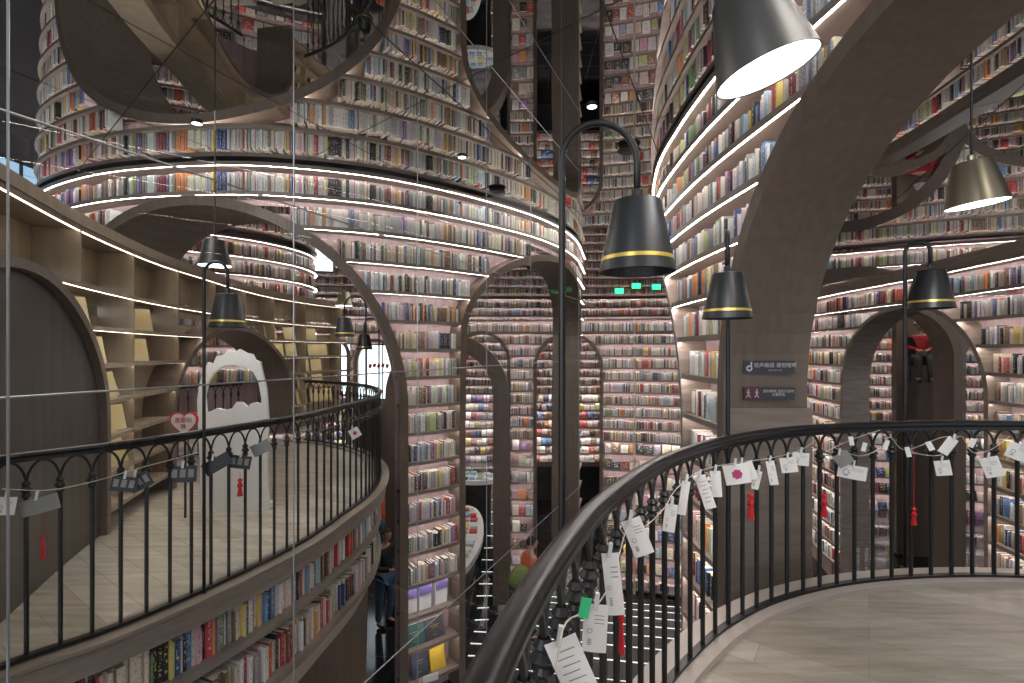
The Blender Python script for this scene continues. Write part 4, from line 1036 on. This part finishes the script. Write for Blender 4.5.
bg = MB().lathe([(.001, -.2), (.12, -.18), (.17, -.05), (.15, .1), (.07, .18), (.001, .19)], n=16)
for v in bg.v: v.y *= .55
bg = bg.build('cloth_bag', M['greenc'], smooth=True); bg.location = P(520, 577, 7.9); bg.rotation_euler = (0, .5, 0); tag(bg, 'olive green cloth bag beside the person in orange', 'bag')
stl = empty('stool', (9.78, 12.05, -.77 + E), 'small black stool under the seated figure in red', 'stool')
MB().box((0, 0, .47), (.36, .34, .04)).build('seat', M['black'], stl)
for sx in (-1, 1):
    for sy in (-1, 1): MB().tube([(sx * .15, sy * .14, 0), (sx * .13, sy * .12, .46)], .013, 6).build('leg', M['black'], stl)
ms = empty('music_stand', (9.53, 11.97, -.77 + E), 'thin black music stand beside the seated figure in red', 'stand')
MB().tube([(0, 0, 0), (0, 0, .95)], .012, 6).build('pole', M['black'], ms); MB().box((0, 0, .98), (.2, .03, .2), rx=-.4).build('desk', M['black'], ms)

# ------------------------------------------------------------------ books: the 300 that show largest on their own, the rest together
bvh = BVHTree.FromPolygons(BV, BF)
cam0 = Vector((0, 0, E))
def proj(v):
    if v.y < .1: return None
    return CX + F * v.x / v.y, CY - F * (v.z - E) / v.y
cand = []
for b in BOOKS:
    f = (b['v'][0] + b['v'][1] + b['v'][4] + b['v'][5]) / 4; p = proj(f); b['vis'] = False
    if not p or not (2 < p[0] < 1022 and 2 < p[1] < 681): continue
    b['px'] = p[0]
    q0, q1, q2 = proj(b['v'][0]), proj(b['v'][1]), proj(b['v'][4])
    if not (q0 and q1 and q2): continue
    area = abs(q1[0] - q0[0]) * abs(q2[1] - q0[1])
    b['area'] = area
    d = f - cam0; L = d.length; d.normalize()
    hit = bvh.ray_cast(cam0, d, L - .03)
    if hit[0] is not None: continue
    b['vis'] = True; cand.append(b)
NIND = 205
cand.sort(key=lambda b: -b['area']); ind = cand[:NIND]; ids = set(id(b) for b in ind)
# order along each shelf as seen from the left
rank = {}
for b in cand:
    rank.setdefault((b['wall'].where, b['row']), []).append(b)
for v in rank.values():
    v.sort(key=lambda b: b['px'])
    for i, b in enumerate(v): b['rank'] = i + 1
def ordn(n):
    return '%d%s' % (n, 'th' if 10 <= n % 100 <= 20 else {1: 'st', 2: 'nd', 3: 'rd'}.get(n % 10, 'th'))
FACES = [(0, 1, 5, 4), (1, 2, 6, 5), (3, 0, 4, 7), (4, 5, 6, 7), (2, 3, 7, 6), (0, 3, 2, 1)]
def book_mesh(name, bs, parent=None, origin=Vector()):
    vs = []; fs = []; cols = []; inks = []; uvs = []
    for b in bs:
        n = len(vs); vs += [tuple(v - origin) for v in b['v']]; fs += [tuple(i + n for i in f) for f in FACES]
        cols.append(b['c']); inks.append(b['ink']); o = (R.randint(0, 400), R.randint(0, 400))
        uvs += [(o[0], o[1]), (o[0] + 1, o[1]), (o[0] + 1, o[1] + 1), (o[0], o[1] + 1)]
        uvs += [(o[0] + .02, o[1] + .02)] * 20
    me = bpy.data.meshes.new(name); me.from_pydata(vs, [], fs); me.materials.append(M['book'])
    for nm, arr in (('Col', cols), ('Ink', inks)):
        at = me.attributes.new(nm, 'FLOAT_COLOR', 'CORNER'); a = np.ones((len(fs) * 4, 4), np.float32)
        a[:, :3] = np.repeat(np.array(arr, np.float32), 24, axis=0)
        if nm == 'Col':      # top face shows the paper edge of the pages
            a = a.reshape(len(bs), 24, 4); a[:, 12:16, :3] = (.62, .58, .5); a = a.reshape(-1, 4)
        at.data.foreach_set('color', a.ravel())
    uv = me.uv_layers.new(name='UVMap'); uv.data.foreach_set('uv', np.array(uvs, np.float32).ravel())
    o = bpy.data.objects.new(name, me); COL.objects.link(o)
    if parent is not None: o.parent = parent
    return o
for b in ind:
    org = (b['v'][0] + b['v'][1] + b['v'][2] + b['v'][3]) / 4
    o = book_mesh('book', [b], origin=org); o.location = org
    size = 'slim' if b['w'] < .021 else ('thick' if b['w'] > .036 else 'medium')
    if b['face']: size = 'face-out'
    o['label'] = '%s %s book, %s from left on shelf %d down, %s' % (size, b['n'], ordn(b['rank']), b['row'] + 1, b['wall'].where)
    o['category'] = 'book'; o['group'] = 'books on the ' + b['wall'].where
rest = book_mesh('shelved_books', [b for b in BOOKS if id(b) not in ids])
tag(rest, 'all the smaller many-coloured books filling the curved shelves', 'books', kind='stuff')
print('BOOKS', len(BOOKS), 'visible', len(cand), 'min area', ind[-1]['area'])

# ------------------------------------------------------------------ light, camera
w = bpy.data.worlds.new('World'); bpy.context.scene.world = w; w.use_nodes = True
bg_ = w.node_tree.nodes['Background']; bg_.inputs['Color'].default_value = (.9, .93, 1, 1); bg_.inputs['Strength'].default_value = .8
def area(loc, size, e, rot, col=(1, .95, .9), sy=None):
    l = bpy.data.lights.new('fill_light', 'AREA'); l.energy = e; l.size = size; l.color = col  # unseen area lamps added as fill, no fixtures hang there
    if sy: l.shape = 'RECTANGLE'; l.size_y = sy
    o = bpy.data.objects.new('fill_light', l); o.location = loc; o.rotation_euler = rot; COL.objects.link(o); return o
area((0.5, 10, CEIL + E - .05), 4, 150, (0, 0, 0), sy=6)
area((2.0, .5, CEIL + E - .05), 1.6, 55, (0, 0, 0), sy=1.6)
area((-3.1, 3.4, CEIL + E - .05), 1.0, 48, (0, 0, 0), (1, .93, .82), sy=2.6)
l_ = bpy.data.lights.new('niche_fill', 'SPOT'); l_.energy = 90; l_.spot_size = 1.0; l_.shadow_soft_size = .1; l_.color = (1, .93, .85)  # unseen spot added to brighten the seated figure on the ledge
o_ = bpy.data.objects.new('niche_fill', l_); o_.location = (9.2, 10.9, CEIL + E - .1); COL.objects.link(o_); o_.rotation_euler = (Vector((.5, 1.15, -2.3))).to_track_quat('-Z', 'Y').to_euler()
area((9, 7.5, CEIL + E - .05), 3, 60, (0, 0, 0), sy=4)
area((-3.5, -3.5, 1.0 + E), 3, 150, (PI / 2, 0, .1), (.93, .96, 1), sy=2)  # added fill behind the camera, stands in for daylight on the left side
cam = bpy.data.cameras.new('Camera'); co = bpy.data.objects.new('Camera', cam); COL.objects.link(co)
co.location = (0, 0, E); co.rotation_euler = (PI / 2, 0, 0); cam.lens = F / 1024 * 36; cam.sensor_width = 36; cam.shift_y = (CY - 341.5) / 1024; cam.clip_start = .02
sc = bpy.context.scene; sc.camera = co
sc.view_settings.view_transform = 'Standard'; sc.view_settings.look = 'None'; sc.view_settings.gamma = 1; sc.view_settings.use_curve_mapping = False
sc.view_settings.exposure = 0.1
sc.cycles.max_bounces = 8; sc.cycles.transparent_max_bounces = 12; sc.cycles.use_denoising = True; sc.cycles.sample_clamp_indirect = 4
